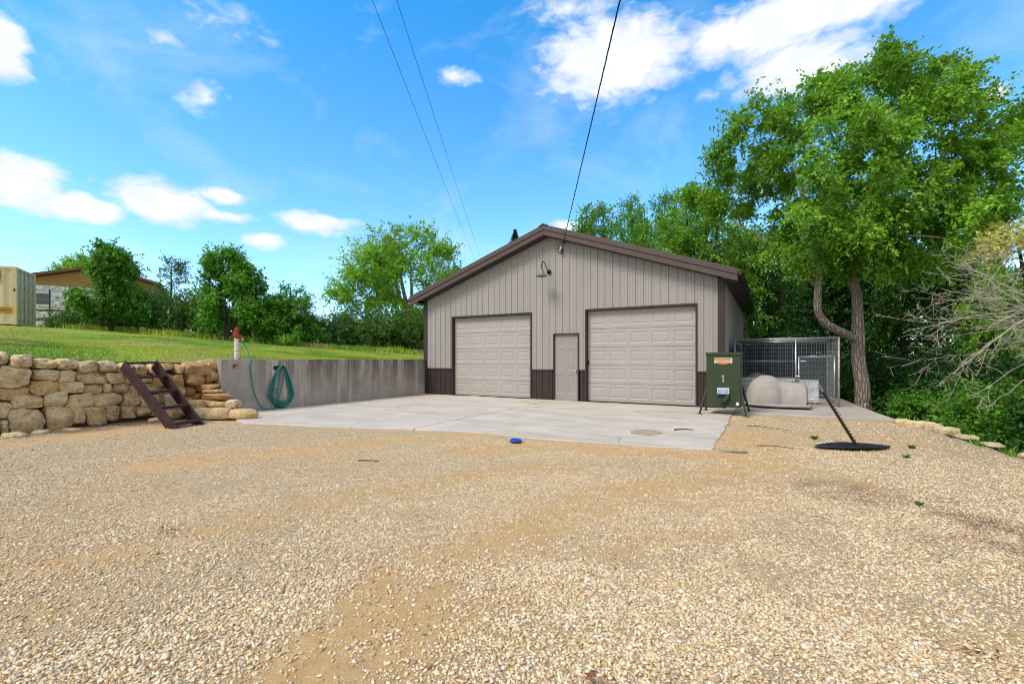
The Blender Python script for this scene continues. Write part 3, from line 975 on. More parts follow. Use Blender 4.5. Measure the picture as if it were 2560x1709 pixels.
mb.lathe([(.033, 0), (.033, .008), (.014, .012), (.012, .035), (.024, .045), (.030, .058), (.026, .07), (.010, .076)], 16, Mk)
mb.build('door_knob', MAT['chrome'], ed, True, shift=GS)
# black sheet paints the darkness of the interior behind the joints
mb = MB(); mb.b2(GX0 + .25, GX1 - .25, BY + .19, BY + .22, .012, 3.4); mb.build('interior_dark_sheet', MAT['black'], gar, shift=GS)

# barn lamp
lp = thing('barn_lamp', 'grey gooseneck barn lamp on the garage gable above the entry door', 'lamp', (-6.17, BY - .02, 4.06))
mb = MB(); Mk = Matrix.Rotation(R(90), 4, 'X'); mb.lathe([(.075, 0), (.075, .02), (.06, .035), (.03, .045)], 20, Mk); mb.build('mounting_plate', MAT['black'], lp, True)
HX, HY = -.04, -.46
arm = spline([(0, -.03, 0), (-.01, -.12, .06), (-.02, -.24, .20), (-.03, -.36, .26), (-.04, -.45, .20), (HX, HY, .06), (HX, HY, -.02)], 6)
mb = MB(); mb.tube(arm, .014, 10); mb.build('arm', MAT['black'], lp, True)
Mk = Matrix.Translation((HX, HY, -.17))
mb = MB(); mb.lathe([(.05, .17), (.062, .155), (.062, .10), (.075, .09), (.085, .06), (.12, .02), (.165, -.01), (.185, -.02), (.19, -.03), (.183, -.03), (.16, -.017), (.115, .012), (.08, .05), (.05, .08), (.01, .09)], 28, Mk); mb.build('lamp_shade', MAT['lampgrey'], lp, True)
mb = MB(); mb.lathe([(.012, .10), (.03, .07), (.034, .04), (.028, .012), (.008, .0)], 14, Mk); mb.build('bulb', MAT['white'], lp, True)

# service drop: anchor, drip loop
sv = thing('service_anchor', 'white porcelain wedge clamp with black drip loops under the garage peak', 'cable anchor', (-5.74, BY - .03, 4.80))
mb = MB(); mb.lathe([(.02, -.10), (.035, -.08), (.028, -.03), (.04, 0), (.03, .05), (.018, .08)], 12, Matrix.Translation((0, -.05, -.05)) @ Matrix.Rotation(R(12), 4, 'Y')); mb.build('insulator', MAT['wirewhite'], sv, True)
mb = MB(); mb.tube([(.10, 0, .12), (.10, -.07, .14), (.10, -.10, .11), (.10, -.06, .08)], .010, 8); mb.lathe([(.035, -.012), (.035, .012)], 12, Matrix.Translation((.10, .0, .12)) @ Matrix.Rotation(R(90), 4, 'X')); mb.build('eye_bolt', MAT['brown'], sv)
mb = MB()
mb.tube(spline([(.09, -.08, .12), (-.02, -.10, .10), (-.09, -.07, -.02), (-.08, -.06, -.14), (-.02, -.06, -.22), (.02, -.05, -.20), (.03, -.04, -.05), (.05, -.02, .05)], 6), .007, 6)
mb.tube(spline([(.0, -.07, .02), (.02, -.06, -.1), (.07, -.05, -.25), (.06, -.03, -.12), (.03, -.02, -.02)], 6), .006, 6)
mb.tube([(-.088, -.07, -.03), (-.09, -.068, -.08)], .013, 8); mb.tube([(.0, -.07, -.10), (.035, -.06, -.19)], .014, 8)
mb.build('drip_loop', MAT['cable'], sv, True)


def cable(name, A, B, sag, r, n, m, label, twist=0):
    A, B = Vector(A), Vector(B)
    mb = MB()
    ctr = [A.lerp(B, i / n) - Vector((0, 0, 4 * sag * (i / n) * (1 - i / n))) for i in range(n + 1)]
    if not twist: mb.tube(ctr, r, 6)
    else:
        d = (B - A).normalized(); u = d.cross(Vector((0, 0, 1))).normalized(); w = d.cross(u)
        for k in range(3):
            pts = []
            for i, c in enumerate(ctr):
                a = 2 * math.pi * (i / n * (B - A).length / twist + k / 3)
                pts.append(c + (u * math.cos(a) + w * math.sin(a)) * r * (1.15 if k < 2 else .9))
            mb.tube(pts, r * (.95 if k < 2 else .7), 6)
    return tag(mb.build(name, m, None, True), label, 'cable')


cable('overhead_cable', (-5.64, BY - .12, 4.90), (2.81, -2.57, 7.16), .0, .0062, 900, MAT['cable'], 'twisted black cable dropping from above to the garage peak', .36)
for pa, pb, lab in (((935, 11.15), (1168, 33.7), 'thin overhead wire crossing the blue sky, left of the pair'), ((995, 11.15), (1191, 35.), 'thin overhead wire crossing the blue sky, right of the pair')):
    a = at(pa[0], pa[1]); b = at(pb[0], pb[1]); a.z = b.z = 10.0
    d = (b - a)
    cable('overhead_wire', a - d * .75, b + d * .45, .12, .0065, 40, MAT['cable'], lab)

# ------------------------------------------------------------------ retaining wall, stones
mb = MB(); mb.b2(WX - .20, WX, WY0, BY - .045, -.4, 1.29)
ww = mb.build('retaining_wall', MAT['concwall'], None, False, .012, 2)
tag(ww, 'long low stained grey concrete retaining wall between the stone wall and garage', 'wall')


def stone_mesh(sx, sy, sz, seed, rough=.22, k=8, box=8.):
    rn = random.Random(seed * 7 + 1)
    bm = bmesh.new()
    bmesh.ops.create_cube(bm, size=2)
    bmesh.ops.subdivide_edges(bm, edges=bm.edges[:], cuts=k, use_grid_fill=True)
    o = Vector((seed * 3.17 % 50, seed * 7.31 % 50, seed * 1.91 % 50))
    # chipped faces: random planes that slice corners and edges off the block
    planes = []
    for i in range(11):
        n = Vector((rn.gauss(0, 1), rn.gauss(0, 1), rn.gauss(0, 1))).normalized()
        sup = abs(n.x) + abs(n.y) + abs(n.z)
        planes.append((n, sup * rn.uniform(.66, .90)))
    for i in range(5):
        n = Vector((1, rn.gauss(0, .3), rn.gauss(0, .35))).normalized(); planes.append((n, rn.uniform(.86, 1.02)))
    sh = Vector((0, rn.uniform(-.22, .22), rn.uniform(-.12, .12)))
    for v in bm.verts:
        p = v.co.copy()
        l = (abs(p.x) ** box + abs(p.y) ** box + abs(p.z) ** box) ** (1 / box)
        p = p / l
        for n, d in planes:
            e = n.dot(p) - d
            if e > 0: p -= n * e * .92
        p.z += sh.y * p.y * .6; p.y += sh.z * p.z
        q = Vector((p.x * sx / 2, p.y * sy / 2, p.z * sz / 2))
        n1 = mnoise.noise(q * 6 + o); n2 = mnoise.noise(q * 17 + o * 2); n3 = mnoise.noise(q * 38 + o)
        v.co = q * (1 + rough * (.5 * n1 + .42 * n2)) + Vector((n3, mnoise.noise(q * 38 + o * 3), n2)) * .009
    me = bpy.data.meshes.new('stone'); bm.to_mesh(me); bm.free()
    me.polygons.foreach_set('use_smooth', np.ones(len(me.polygons), dtype=bool))
    me.set_sharp_from_angle(angle=R(24))
    return me


def add_stone(name, c, size, seed, parent=None, orange=0., rot=0, tilt=0, box=4., rough=.16):
    me = stone_mesh(*size, seed, rough, 8, box)
    o = link_mesh(name, me, MAT['stone'], parent, False)
    o.location = Vector(c) - (parent.location if parent else Vector((0, 0, 0)))
    o.rotation_euler = (tilt, 0, rot)
    o.color = (1, 1, 1, orange)
    return o


sw = thing('stone_wall', 'dry stacked wall of rough tan limestone blocks holding back the lawn', 'wall', (-11.7, 4.0, 0))
STN = [(2.57,1.19,2.71,1.43,0),(2.72,1.14,2.98,1.37,0),(2.99,1.12,3.31,1.31,0),(3.32,1.1,3.62,1.29,0),(3.62,1.05,3.92,1.25,0),(3.92,1.04,4.23,1.25,0),(4.24,0.99,4.5,1.2,0),(4.52,0.97,4.77,1.18,0),(4.79,0.98,4.99,1.19,0),
 (2.57,0.8,2.99,1.16,0),(3.0,0.89,3.32,1.1,0),(3.32,0.86,3.57,1.08,0),(3.58,0.82,4.05,1.05,0),(4.04,0.8,4.32,1.02,0),(4.34,0.79,4.55,0.98,0),(4.57,0.78,4.84,0.96,0),(4.86,0.72,5.17,0.98,0),
 (2.57,0.57,2.98,0.85,0),(2.96,0.63,3.34,0.9,0),(3.34,0.63,3.69,0.86,0),(3.67,0.59,4.02,0.82,0),(4.02,0.61,4.16,0.8,0),(4.17,0.6,4.43,0.79,0),(4.44,0.56,4.72,0.78,0),(4.73,0.56,5.08,0.77,0),(5.08,0.45,5.44,0.7,0),
 (2.73,0.37,3.13,0.66,0),(2.57,0.26,2.77,0.54,0),(3.15,0.39,3.48,0.68,0),(3.46,0.32,3.86,0.61,0),(3.87,0.32,4.3,0.6,0),(4.32,0.32,4.62,0.59,0),(4.63,0.29,4.97,0.55,0),(4.99,0.29,5.28,0.54,0),
 (2.77,0.25,2.9,0.42,0),(2.68,-0.06,3.13,0.37,0),(3.15,-0.06,3.52,0.39,0),(3.5,0.07,3.72,0.34,0),(3.72,-0.01,4.02,0.35,0),(4.03,0.04,4.27,0.35,0),(4.28,0.07,4.54,0.32,0),(4.57,0.08,4.82,0.32,0),(4.84,0.05,5.11,0.29,0),(2.57,-0.01,2.66,0.25,0),
 (4.99,1.04,5.26,1.2,.3),(5.27,0.97,5.39,1.18,.6),(5.4,0.93,6.0,1.23,.8),(5.17,0.67,5.41,0.95,.8),(5.42,0.7,5.82,0.95,.9),(5.83,0.74,6.02,0.99,.7),(5.46,0.45,5.67,0.68,.9),(5.67,0.53,5.99,0.72,1),(5.9,0.47,6.02,0.54,.9),(5.84,0.72,6.02,0.76,.5),
 # hidden behind the steps pile and carrying the courses on
 (5.75,1.0,6.06,1.27,.6),(5.85,.76,6.06,1.0,.4),(5.6,.30,6.05,.5,.7),(5.12,.02,5.5,.30,.3),(5.5,.02,5.9,.26,.5),(5.3,.28,5.7,.46,.5),(5.7,.24,6.02,.5,.6),
 (2.2,1.15,2.56,1.42,0),(1.8,1.18,2.18,1.44,0),(2.1,.82,2.56,1.14,0),(1.7,.86,2.08,1.16,0),(2.1,.55,2.56,.82,0),(1.7,.5,2.08,.84,0),(2.2,.26,2.56,.54,0),(1.75,.2,2.18,.5,0),(2.05,-.1,2.56,.25,0),(1.6,-.1,2.03,.2,0)]
for i, (y0, z0, y1, z1, og) in enumerate(STN):
    dep = random.uniform(.42, .55)
    fx = -11.62 + random.uniform(-.11, .09) + (.10 if z1 < .5 and y0 < 5.2 else 0) + .22 * max(0, min(1, ((y0 + y1) / 2 - 5.1) / .6))
    h = max(z1 - z0, .05)
    add_stone('wall_stone', (fx - dep / 2, (y0 + y1) / 2, (z0 + z1) / 2), (dep, (y1 - y0) * 1.05, h * 1.07), i + 1, sw, min(1, og + random.choice((0, 0, .15, .4))), random.uniform(-.08, .08), random.uniform(-.06, .06), random.choice((3.4, 4.2, 5.5)), .24)
# stacked slabs stepping out at the end of the concrete wall
pile = thing('stone_steps', 'orange limestone slabs piled in steps at the free end of the concrete wall', 'steps', (-10.9, 5.9, 0))
PILE = [(-10.02, 5.84, .10, .56, .32, .22, .45), (-10.47, 5.60, .11, .56, .38, .24, .40), (-10.95, 5.42, .10, .46, .36, .22, .15),
        (-11.25, 5.5, .20, .5, .5, .36, .6), (-10.80, 5.80, .27, .46, .36, .12, .7), (-11.15, 5.78, .31, .52, .38, .14, .9), (-10.52, 5.92, .29, .28, .26, .18, .1),
        (-11.02, 5.84, .44, .66, .36, .14, .95), (-11.22, 5.86, .56, .46, .3, .09, .9), (-11.34, 5.84, .66, .36, .3, .11, .7)]
for i, (x, y, z, lx, ly, lz, og) in enumerate(PILE):
    add_stone('step_stone', (x, y, z), (lx, ly, lz), 200 + i, pile, og, R(28) + random.uniform(-.12, .12), 0, 5, .12)
# loose rocks lying along the foot of the wall
LOOSE = [(-11.15, 2.62, -.01, .26, .30, .16, 'rounded tan rock on the gravel at the left edge of the photo'), (-11.3, 3.0, -.02, .24, .36, .13, 'low flat rock half buried before the big round wall stone'),
         (-11.35, 3.42, -.03, .2, .3, .1, 'thin flat rock half buried left of the ladder in brown litter'), (-11.25, 4.72, .02, .22, .28, .1, 'small pale rock lying behind the ladder foot')]
for i, (x, y, z, lx, ly, lz, lab) in enumerate(LOOSE):
    tag(add_stone('rock', (x, y, z), (lx, ly, lz), 300 + i, None, .0, i, 0, 2.6), lab, 'rock', 'loose rocks at the foot of the stone wall')

# edging boulders along the right
EDGE = [(2.34, 12.14, .30, .24, .13, 'flat tan boulder at the corner of the kennel slab'), (2.50, 11.72, .60, .28, .17, 'long flat grey boulder second along the right gravel edge'),
        (2.62, 11.28, .30, .24, .18, 'small round boulder between two flat ones on the right edge'), (2.70, 10.88, .36, .30, .18, 'rounded tan boulder with a dark gap on its right edge'),
        (2.80, 10.3, .28, .42, .07, 'long low boulder half buried in gravel on the right edge'), (2.90, 9.6, .24, .36, .05, 'low pale stone sunk in the gravel edge before the dark bushes'),
        (2.98, 8.7, .22, .34, .06, 'sunken tan stone beside the strip of grass on the right'), (3.04, 8.1, .26, .36, .07, 'pale flat stone at the right border of the photo')]
for i, (x, y, lx, ly, lz, lab) in enumerate(EDGE):
    tag(add_stone('boulder', (x, y, .01), (lx, ly, lz), 400 + i, None, .1, random.uniform(-.3, .3), 0, 3), lab, 'boulder', 'boulders edging the gravel yard')

# ------------------------------------------------------------------ ladder steps
ld = thing('metal_steps', 'dark brown steel steps with open treads leaning against the stone wall', 'steps', (-9.8, 4.7, 0))
bl, br = Vector((-9.73, 4.42, .0)), Vector((-9.93, 5.00, .0)); tl, tr = Vector((-11.52, 4.28, 1.26)), Vector((-11.50, 4.86, 1.27))
LO = Vector((-9.8, 4.7, 0))


def channel(a, b, inn):
    mb = MB()
    d = (b - a).normalized(); side = inn.normalized(); nrm = d.cross(side).normalized()
    if nrm.z < 0: nrm = -nrm
    w, t_ = .20, .008
    # web plate below the top line, two flanges
    def pl(o0, o1, n0, n1):
        P = []
        for base in (a, b):
            for s_ in (o0, o1):
                for n_ in (n0, n1): P.append(base + side * s_ + nrm * n_)
        mb.add(P, [(0, 1, 3, 2), (4, 6, 7, 5), (0, 4, 5, 1), (2, 3, 7, 6), (1, 5, 7, 3), (0, 2, 6, 4)])
    pl(0, t_, -w + .001, -.001); pl(-.002, .045, -t_, 0); pl(-.002, .045, -w, -w + t_)
    return mb


across = (br - bl)
for a, b, inn in ((bl, tl, across), (br, tr, -across)):
    o = channel(a, b, inn).build('stringer', MAT['ladder'], ld, shift=LO, bevel=.002, seg=1)
for k, f in enumerate((.06, .29, .52, .75, .975)):
    p = bl.lerp(tl, f); q = br.lerp(tr, f)
    ax = (q - p).normalized(); ln = (q - p).length - .02
    rot = Matrix((ax, Vector((-ax.y, ax.x, 0)).normalized(), Vector((0, 0, 1)))).transposed()
    fw = Vector((-ax.y, ax.x, 0)).normalized(); fw = fw if fw.x < 0 else -fw
    c = (p + q) / 2 + fw * .09 + Vector((0, 0, .0))
    mb = MB(); mb.box(c, (ln, .19, .012), rot); mb.box(c - fw * .095 - Vector((0, 0, .018)), (ln, .010, .046), rot)
    mb.build('tread', MAT['ladder'], ld, shift=LO, bevel=.002, seg=1)
# shallow bucket-like grey block standing behind the ladder
mb = MB(); mb.lathe([(.10, 0), (.12, .02), (.145, .27), (.155, .28), (.155, .30), (.14, .30), (.135, .27), (.11, .03)], 20)
o = mb.build('bucket', MAT['woodgrey'], None, True); o.location = (-11.30, 5.05, .22); tag(o, 'small pale grey bucket wedged on the stones behind the brown steps', 'bucket')
add_stone('step_stone', (-11.3, 5.05, .12), (.4, .34, .2), 260, pile, .7, .2, 0, 4)

# ------------------------------------------------------------------ hydrant, hose, spigot
hy = thing('yard_hydrant', 'red orange yard hydrant on a white wrapped standpipe behind the concrete wall', 'hydrant', (-11.62, 6.60, 1.25))
mb = MB()
prof = []
for i in range(26):
    z = -.1 + i * .026; prof.append((.054 + .007 * math.sin(i * 1.9) + .003 * math.sin(i * 5.1), z))
mb.lathe(prof, 14); mb.build('standpipe', MAT['wrap'], hy, True)
mb = MB()
mb.lathe([(.03, .54), (.045, .56), (.05, .60), (.042, .66), (.036, .72), (.03, .78), (.036, .80), (.03, .84)], 14)
mb.box((0, 0, .70), (.075, .05, .22)); mb.tube([(0, .02, .63), (.02, .07, .63), (.04, .10, .60), (.05, .11, .56)], [.032, .03, .028, .027], 10)
mb.build('hydrant_head', MAT['orange'], hy, True, .008)
mb = MB(); mb.tube(spline([(-.01, .0, .83), (.01, -.035, .80), (.02, -.075, .70), (.02, -.08, .60)], 5), .014, 8); mb.bar((.0, .03, .82), (.0, .015, .66), .022, .03)
mb.build('lift_handle', MAT['orange'], hy, True)
mb = MB(); mb.tube([(.05, .11, .565), (.055, .115, .50)], .024, 12); mb.build('hose_coupling', MAT['chrome'], hy, True)

hp = [(-11.565, 6.715, 1.765), (-11.55, 6.73, 1.70), (-11.45, 6.76, 1.55), (-11.33, 6.76, 1.38), (-11.225, 6.74, 1.30), (-11.20, 6.70, 1.16), (-11.19, 6.71, .93), (-11.19, 6.74, .67), (-11.18, 6.80, .41),
      (-11.17, 6.90, .18), (-11.16, 6.99, .07), (-11.15, 7.10, .03), (-11.14, 7.26, .025), (-11.15, 7.42, .03)]
mb = MB(); mb.tube(spline(hp, 8), .0125, 8)
for k in range(9):
    r = random.Random(k + 3)
    cy = 7.50 + r.uniform(-.02, .02); wl = r.uniform(.20, .36); wr = r.uniform(.22, .38); bot = r.uniform(.03, .20) if k else .03
    xo = -11.20 + .018 * (k % 4) + r.uniform(0, .01); tp = 1.10 + r.uniform(-.015, .02)
    lp_ = [(xo + .035, cy - .02, tp), (xo + .01, cy - .10, tp - .08), (xo, cy - wl * .72, .72), (xo, cy - wl, .36), (xo + .01, cy - wl * .62, bot + .08), (xo + .015, cy + .0, bot), (xo + .01, cy + wr * .66, bot + .07),
           (xo, cy + wr, .34), (xo, cy + wr * .74, .70), (xo + .01, cy + .11, tp - .09), (xo + .035, cy + .02, tp)]
    mb.tube(spline(lp_ + [lp_[0]], 7)[:-1], .0125, 8, closed=True)
# two inner strands
mb.tube(spline([(-11.15, 7.47, 1.10), (-11.15, 7.43, .8), (-11.16, 7.38, .45), (-11.16, 7.42, .2), (-11.15, 7.50, .1)], 8), .0125, 8)
mb.tube(spline([(-11.14, 7.52, 1.10), (-11.14, 7.52, .8), (-11.15, 7.46, .45), (-11.15, 7.40, .22), (-11.15, 7.44, .1)], 8), .0125, 8)
tag(mb.build('garden_hose', MAT['hose'], None, True), 'long green garden hose coiled on the concrete wall and running to the hydrant', 'hose')
hg = thing('hose_hanger', 'pale weathered board with a metal hook on the concrete wall under the hose', 'hook', (WX, 7.4, .9))
mb = MB(); mb.b2(.001, .026, -.14, .02, -.33, .37); mb.build('board', MAT['woodgrey'], hg, bevel=.003)
mb = MB(); mb.tube(spline([(.026, .10, .17), (.08, .10, .17), (.14, .10, .18), (.16, .10, .23)], 5), .012, 8); mb.b2(.0265, .032, -.1, .12, .12, .22); mb.build('hook', MAT['black'], hg)
sp = thing('wall_spigot', 'red handled spigot sticking out of the concrete wall below the hydrant', 'spigot', (WX, 6.30, 1.15))
mb = MB(); mb.tube([(-.02, 0, 0), (.05, 0, 0), (.09, -.03, -.02), (.10, -.06, -.07)], [.016, .016, .015, .014], 10); mb.build('spout', MAT['black'], sp, True)
mb = MB(); mb.lathe([(.012, -.012), (.045, -.010), (.055, 0), (.045, .010), (.012, .012)], 14, Matrix.Translation((.08, .035, .02)) @ Matrix.Rotation(R(60), 4, 'X')); mb.tube([(.07, 0, .0), (.08, .03, .015)], .01, 8); mb.build('handle', MAT['red'], sp, True)

# ------------------------------------------------------------------ feeder
fd = thing('game_feeder', 'olive green metal feeder box with numeral 1, standing on four splayed legs', 'feeder', (-.985, 12.06, 0))
W_, D_, Z0, Z1 = .73, .62, .18, 1.42
mb = MB(); mb.b2(-W_ / 2, W_ / 2, -D_ / 2, D_ / 2, Z0, Z1); mb.build('body', MAT['feeder'], fd, bevel=.008)
mb = MB(); mb.b2(-W_ / 2 - .015, W_ / 2 + .015, -D_ / 2 - .02, D_ / 2 + .015, Z1 + .001, Z1 + .035); mb.b2(-W_ / 2 - .015, W_ / 2 + .015, -D_ / 2 - .021, -D_ / 2 - .001, Z1 - .03, Z1); mb.build('lid', MAT['feeder'], fd, bevel=.005)
yf = -D_ / 2
mb = MB(); mb.b2(-.195, .195, yf - .006, yf - .0005, 1.20, 1.325); pl = mb.build('name_plate', flat('cream decal', (.55, .47, .30), .5, 0, .08, 20), fd, bevel=.002)
mb = MB(); mb.lathe([(.145, 0), (.145, .003)], 32, Matrix.Translation((.0, yf - .0065, 1.215)) @ Matrix.Rotation(R(90), 4, 'X') @ Matrix.Diagonal((1, .24, 1, 1))); mb.build('orange_oval', flat('orange oval decal', (.62, .24, .08), .5), pl)


def text(name, s, size, loc, m, parent, ext=.001, rot=(R(90), 0, 0), cx=1.):
    cu = bpy.data.curves.new(name, 'FONT'); cu.body = s; cu.size = size; cu.extrude = ext; cu.align_x = 'CENTER'; cu.align_y = 'CENTER'; cu.space_character = 1.0
    ob = bpy.data.objects.new(name, cu); COL.objects.link(ob)
    dg = bpy.context.evaluated_depsgraph_get(); dg.update()
    me = bpy.data.meshes.new_from_object(ob.evaluated_get(dg)); bpy.data.objects.remove(ob)
    o = link_mesh(name, me, m, parent); o.location = loc; o.rotation_euler = rot; o.scale = (cx, 1, 1)
    return o


text('lettering', 'TEXAS HUNTER', .062, (-.02, yf - .0085, 1.285), MAT['feeder'], pl, .001, cx=.78)
mb = MB(); mb.b2(-.012, .012, yf - .003, yf - .0005, .775, .925); mb.b2(-.030, .030, yf - .0032, yf - .0006, .765, .780)
mb.add([(-.012, yf - .003, .925), (-.036, yf - .003, .905), (-.036, yf - .003, .893), (-.012, yf - .003, .905)], [(0, 1, 2, 3)])
mb.build('numeral', flat('pale stencil paint', (.33, .37, .28), .6), fd)
mb = MB(); mb.b2(-.125, .135, yf - .05, yf - .0005, .485, .63); vp = mb.build('control_box', MAT['paleblue'], fd, bevel=.006)
mb = MB()
for i in range(9): mb.b2(-.10 + i * .024, -.088 + i * .024, yf - .055, yf - .0505, .505, .585)
mb.build('vent_slots', flat('blue vent slots', (.22, .32, .50), .4), vp)
mb = MB(); mb.b2(-.11, .10, yf - .012, yf - .0004, .40, .475); mb.build('chute_mouth', MAT['black'], fd)
mb = MB()
q = Matrix.Rotation(R(35), 3, 'Y'); mb.box((.045, yf - .055, .36), (.07, .09, .24), q); mb.build('chute', MAT['olive2'], fd, bevel=.004)
mb = MB(); mb.box((-.005, yf - .075, .285), (.055, .07, .10), q); mb.build('chute_guard', MAT['black'], fd)
mb = MB(); mb.add([(.265, yf - .002, .235), (.335, yf - .002, .235), (.33, yf - .002, .315), (.315, yf - .002, .29), (.30, yf - .002, .315), (.285, yf - .002, .29), (.275, yf - .002, .315)], [(0, 1, 2, 3, 4, 5, 6)]); mb.build('sticker', MAT['white'], fd)
for sx in (-1, 1):
    for sy in (-1, 1):
        mb = MB(); a = Vector((sx * (W_ / 2 + .012), sy * (D_ / 2 - .05), .62)); k = Vector((sx * (W_ / 2 + .012), sy * (D_ / 2 - .04), .52)); b = Vector((sx * (W_ / 2 + .13), sy * (D_ / 2 + .14), .012))
        mb.bar(a, k, .035); mb.bar(k, b, .036); mb.box(b, (.15, .07, .008), Matrix.Rotation(.3 * sx, 3, 'Z')); mb.bar((sx * (W_ / 2 + .002), sy * (D_ / 2 - .05), .64), (sx * (W_ / 2 + .045), sy * (D_ / 2 - .05), .64), .012); mb.bar((sx * (W_ / 2 + .002), sy * (D_ / 2 - .05), .53), (sx * (W_ / 2 + .045), sy * (D_ / 2 - .05), .53), .012)
        mb.build('leg', MAT['olive2'], fd, bevel=.003)
fd.rotation_euler.z = R(-2)

# ------------------------------------------------------------------ kennel
KX0, KX1, KY, KD, KH = -.95, 1.53, 14.8, 3.0, 1.83
kn = thing('dog_kennel', 'galvanised wire mesh dog kennel with a small gate beside the garage', 'kennel', (KX0, KY, .03))
KW = KX1 - KX0
def posts(name, segs, r, m, parent=kn):
    mb = MB()
    for a, b in segs: mb.tube([a, b], r, 10)
    return mb.build(name, m, parent, True)
ft, fb = KH - .02, .09
posts('front_frame', [((0, 0, 0.02), (0, 0, KH)), ((0, 0, KH), (KW, 0, KH)), ((0, 0, fb), (KW - .95, 0, fb)), ((1.51, 0, 0.02), (1.51, 0, KH))], .024, MAT['galv'])
posts('cross_rail', [((0, 0, 1.20), (1.51, 0, 1.20))], .011, MAT['galv'])
posts('corner_post', [((KW, 0, 0), (KW, 0, KH)), ((KW, 0, fb), (KW, KD, fb)), ((KW, 0, KH), (KW, KD, KH)), ((KW, .03, 0), (KW, .03, KH))], .024, MAT['galvrust'])
posts('rear_frame', [((0, KD, 0), (0, KD, KH)), ((KW, KD, 0), (KW, KD, KH)), ((0, KD, KH), (KW, KD, KH)), ((0, 0, KH), (0, KD, KH)), ((0, KD, fb), (KW, KD, fb)), ((0, 0, fb), (0, KD, fb)), ((0, KD * .5, KH), (KW, KD * .5, KH))], .024, MAT['galv'])


def weld_mesh(name, O, U, Vv, w, h, du, dv, t, m, skip=None):
    mb = MB(); O, U, Vv = Vector(O), Vector(U), Vector(Vv)
    n = int(w / du)
    for i in range(n + 1):
        a = O + U * (i * w / n); mb.bar(a, a + Vv * h, t)
    n = int(h / dv)
    for i in range(n + 1):
        a = O + Vv * (i * h / n); mb.bar(a, a + U * w, t * .8)
    return mb.build(name, m, kn)


weld_mesh('front_mesh', (.03, .012, fb), (1, 0, 0), (0, 0, 1), 1.46, KH - fb - .14,   .055, .11, .0045, MAT['wire'])
weld_mesh('front_mesh', (1.53, .012, 1.34), (1, 0, 0), (0, 0, 1), .92, KH - 1.36, .055, .11, .0045, MAT['wire'])
weld_mesh('side_mesh', (KW - .012, .03, fb), (0, 1, 0), (0, 0, 1), KD - .06, KH - fb - .05, .075, .15, .0032, MAT['wire'])
mb = MB(); mb.b2(.03, KW - .03, KD + .002, KD + .006, fb, KH - .12); mb.build('shade_cloth', MAT['shade'], kn)
mb = MB(); mb.b2(-.006, -.002, .03, KD - .03, fb, KH - .10); mb.build('shade_cloth', MAT['shade'], kn)
# gate
gx0, gx1, gz0, gz1 = 1.58, 2.38, .18, 1.33
gt = posts('gate', [((gx0, -.03, gz0), (gx0, -.03, gz1)), ((gx1, -.03, gz0), (gx1, -.03, gz1)), ((gx0, -.03, gz1), (gx1, -.03, gz1)), ((gx0, -.03, gz0), (gx1, -.03, gz0))], .018, MAT['galv'])
mb = MB(); st = .065; ncol = int((gx1 - gx0) / st); nrow = int((gz1 - gz0) / st)
for c in range(-nrow, ncol + 1):
    for sgn in (1, -1):
        # clip the diagonal to the gate's rectangle
        xa = gx0 + c * st if sgn > 0 else gx1 - c * st
        t0, t1 = 0., gz1 - gz0
        lo = (gx0 - xa) * sgn if sgn > 0 else (xa - gx1); hi = (gx1 - xa) if sgn > 0 else (xa - gx0)
        t0 = max(t0, lo); t1 = min(t1, hi)
        if t1 - t0 > .02: mb.bar((xa + sgn * t0, -.03, gz0 + t0), (xa + sgn * t1, -.03, gz0 + t1), .0038)
mb.build('chain_link', MAT['galv'], gt)
mb = MB(); mb.tube([(1.51, -.03, .80), (1.60, -.05, .80)], .012, 8); mb.build('latch', MAT['galv'], gt)
mb = MB(); mb.b2(gx0 + .04, gx0 + .17, -.06, -.034, 1.20, 1.225); mb.build('name_tag', MAT['white'], gt)
for cx_, rr in ((1.90, .05), (2.02, .05), (2.15, .045)):
    mb = MB(); mb.tube([(cx_ + rr * math.cos(a), -.03, gz1 + (.06 if cx_ == 2.02 else 0) + abs(rr * 1.1 * math.sin(a)) * (1 if a < math.pi else (-1 if cx_ == 2.02 else .0))) for a in np.linspace(0, math.pi * (2 if cx_ == 2.02 else 1), 14)], .005, 6); mb.build('wire_loop', MAT['galv'], gt)
# slatted panel standing in the run
mb = MB()
for x0_, x1_, z1_, yy in ((-.86, .62, .74, 15.35), (.66, 1.12, .70, 15.30)):
    n = 17 if x1_ < .65 else 19
    for i in range(n):
        z = .14 + (z1_ - .14) * i / (n - 1); mb.box(((x0_ + x1_) / 2, yy, z), (x1_ - x0_, .012, .024))
    for x in np.arange(x0_ + .01, x1_, .18): mb.b2(x, x + .014, yy + .007, yy + .02, .05, z1_ + .008)
tag(mb.build('slatted_panel', MAT['slat']), 'white horizontally slatted panel standing inside the wire kennel', 'panel')


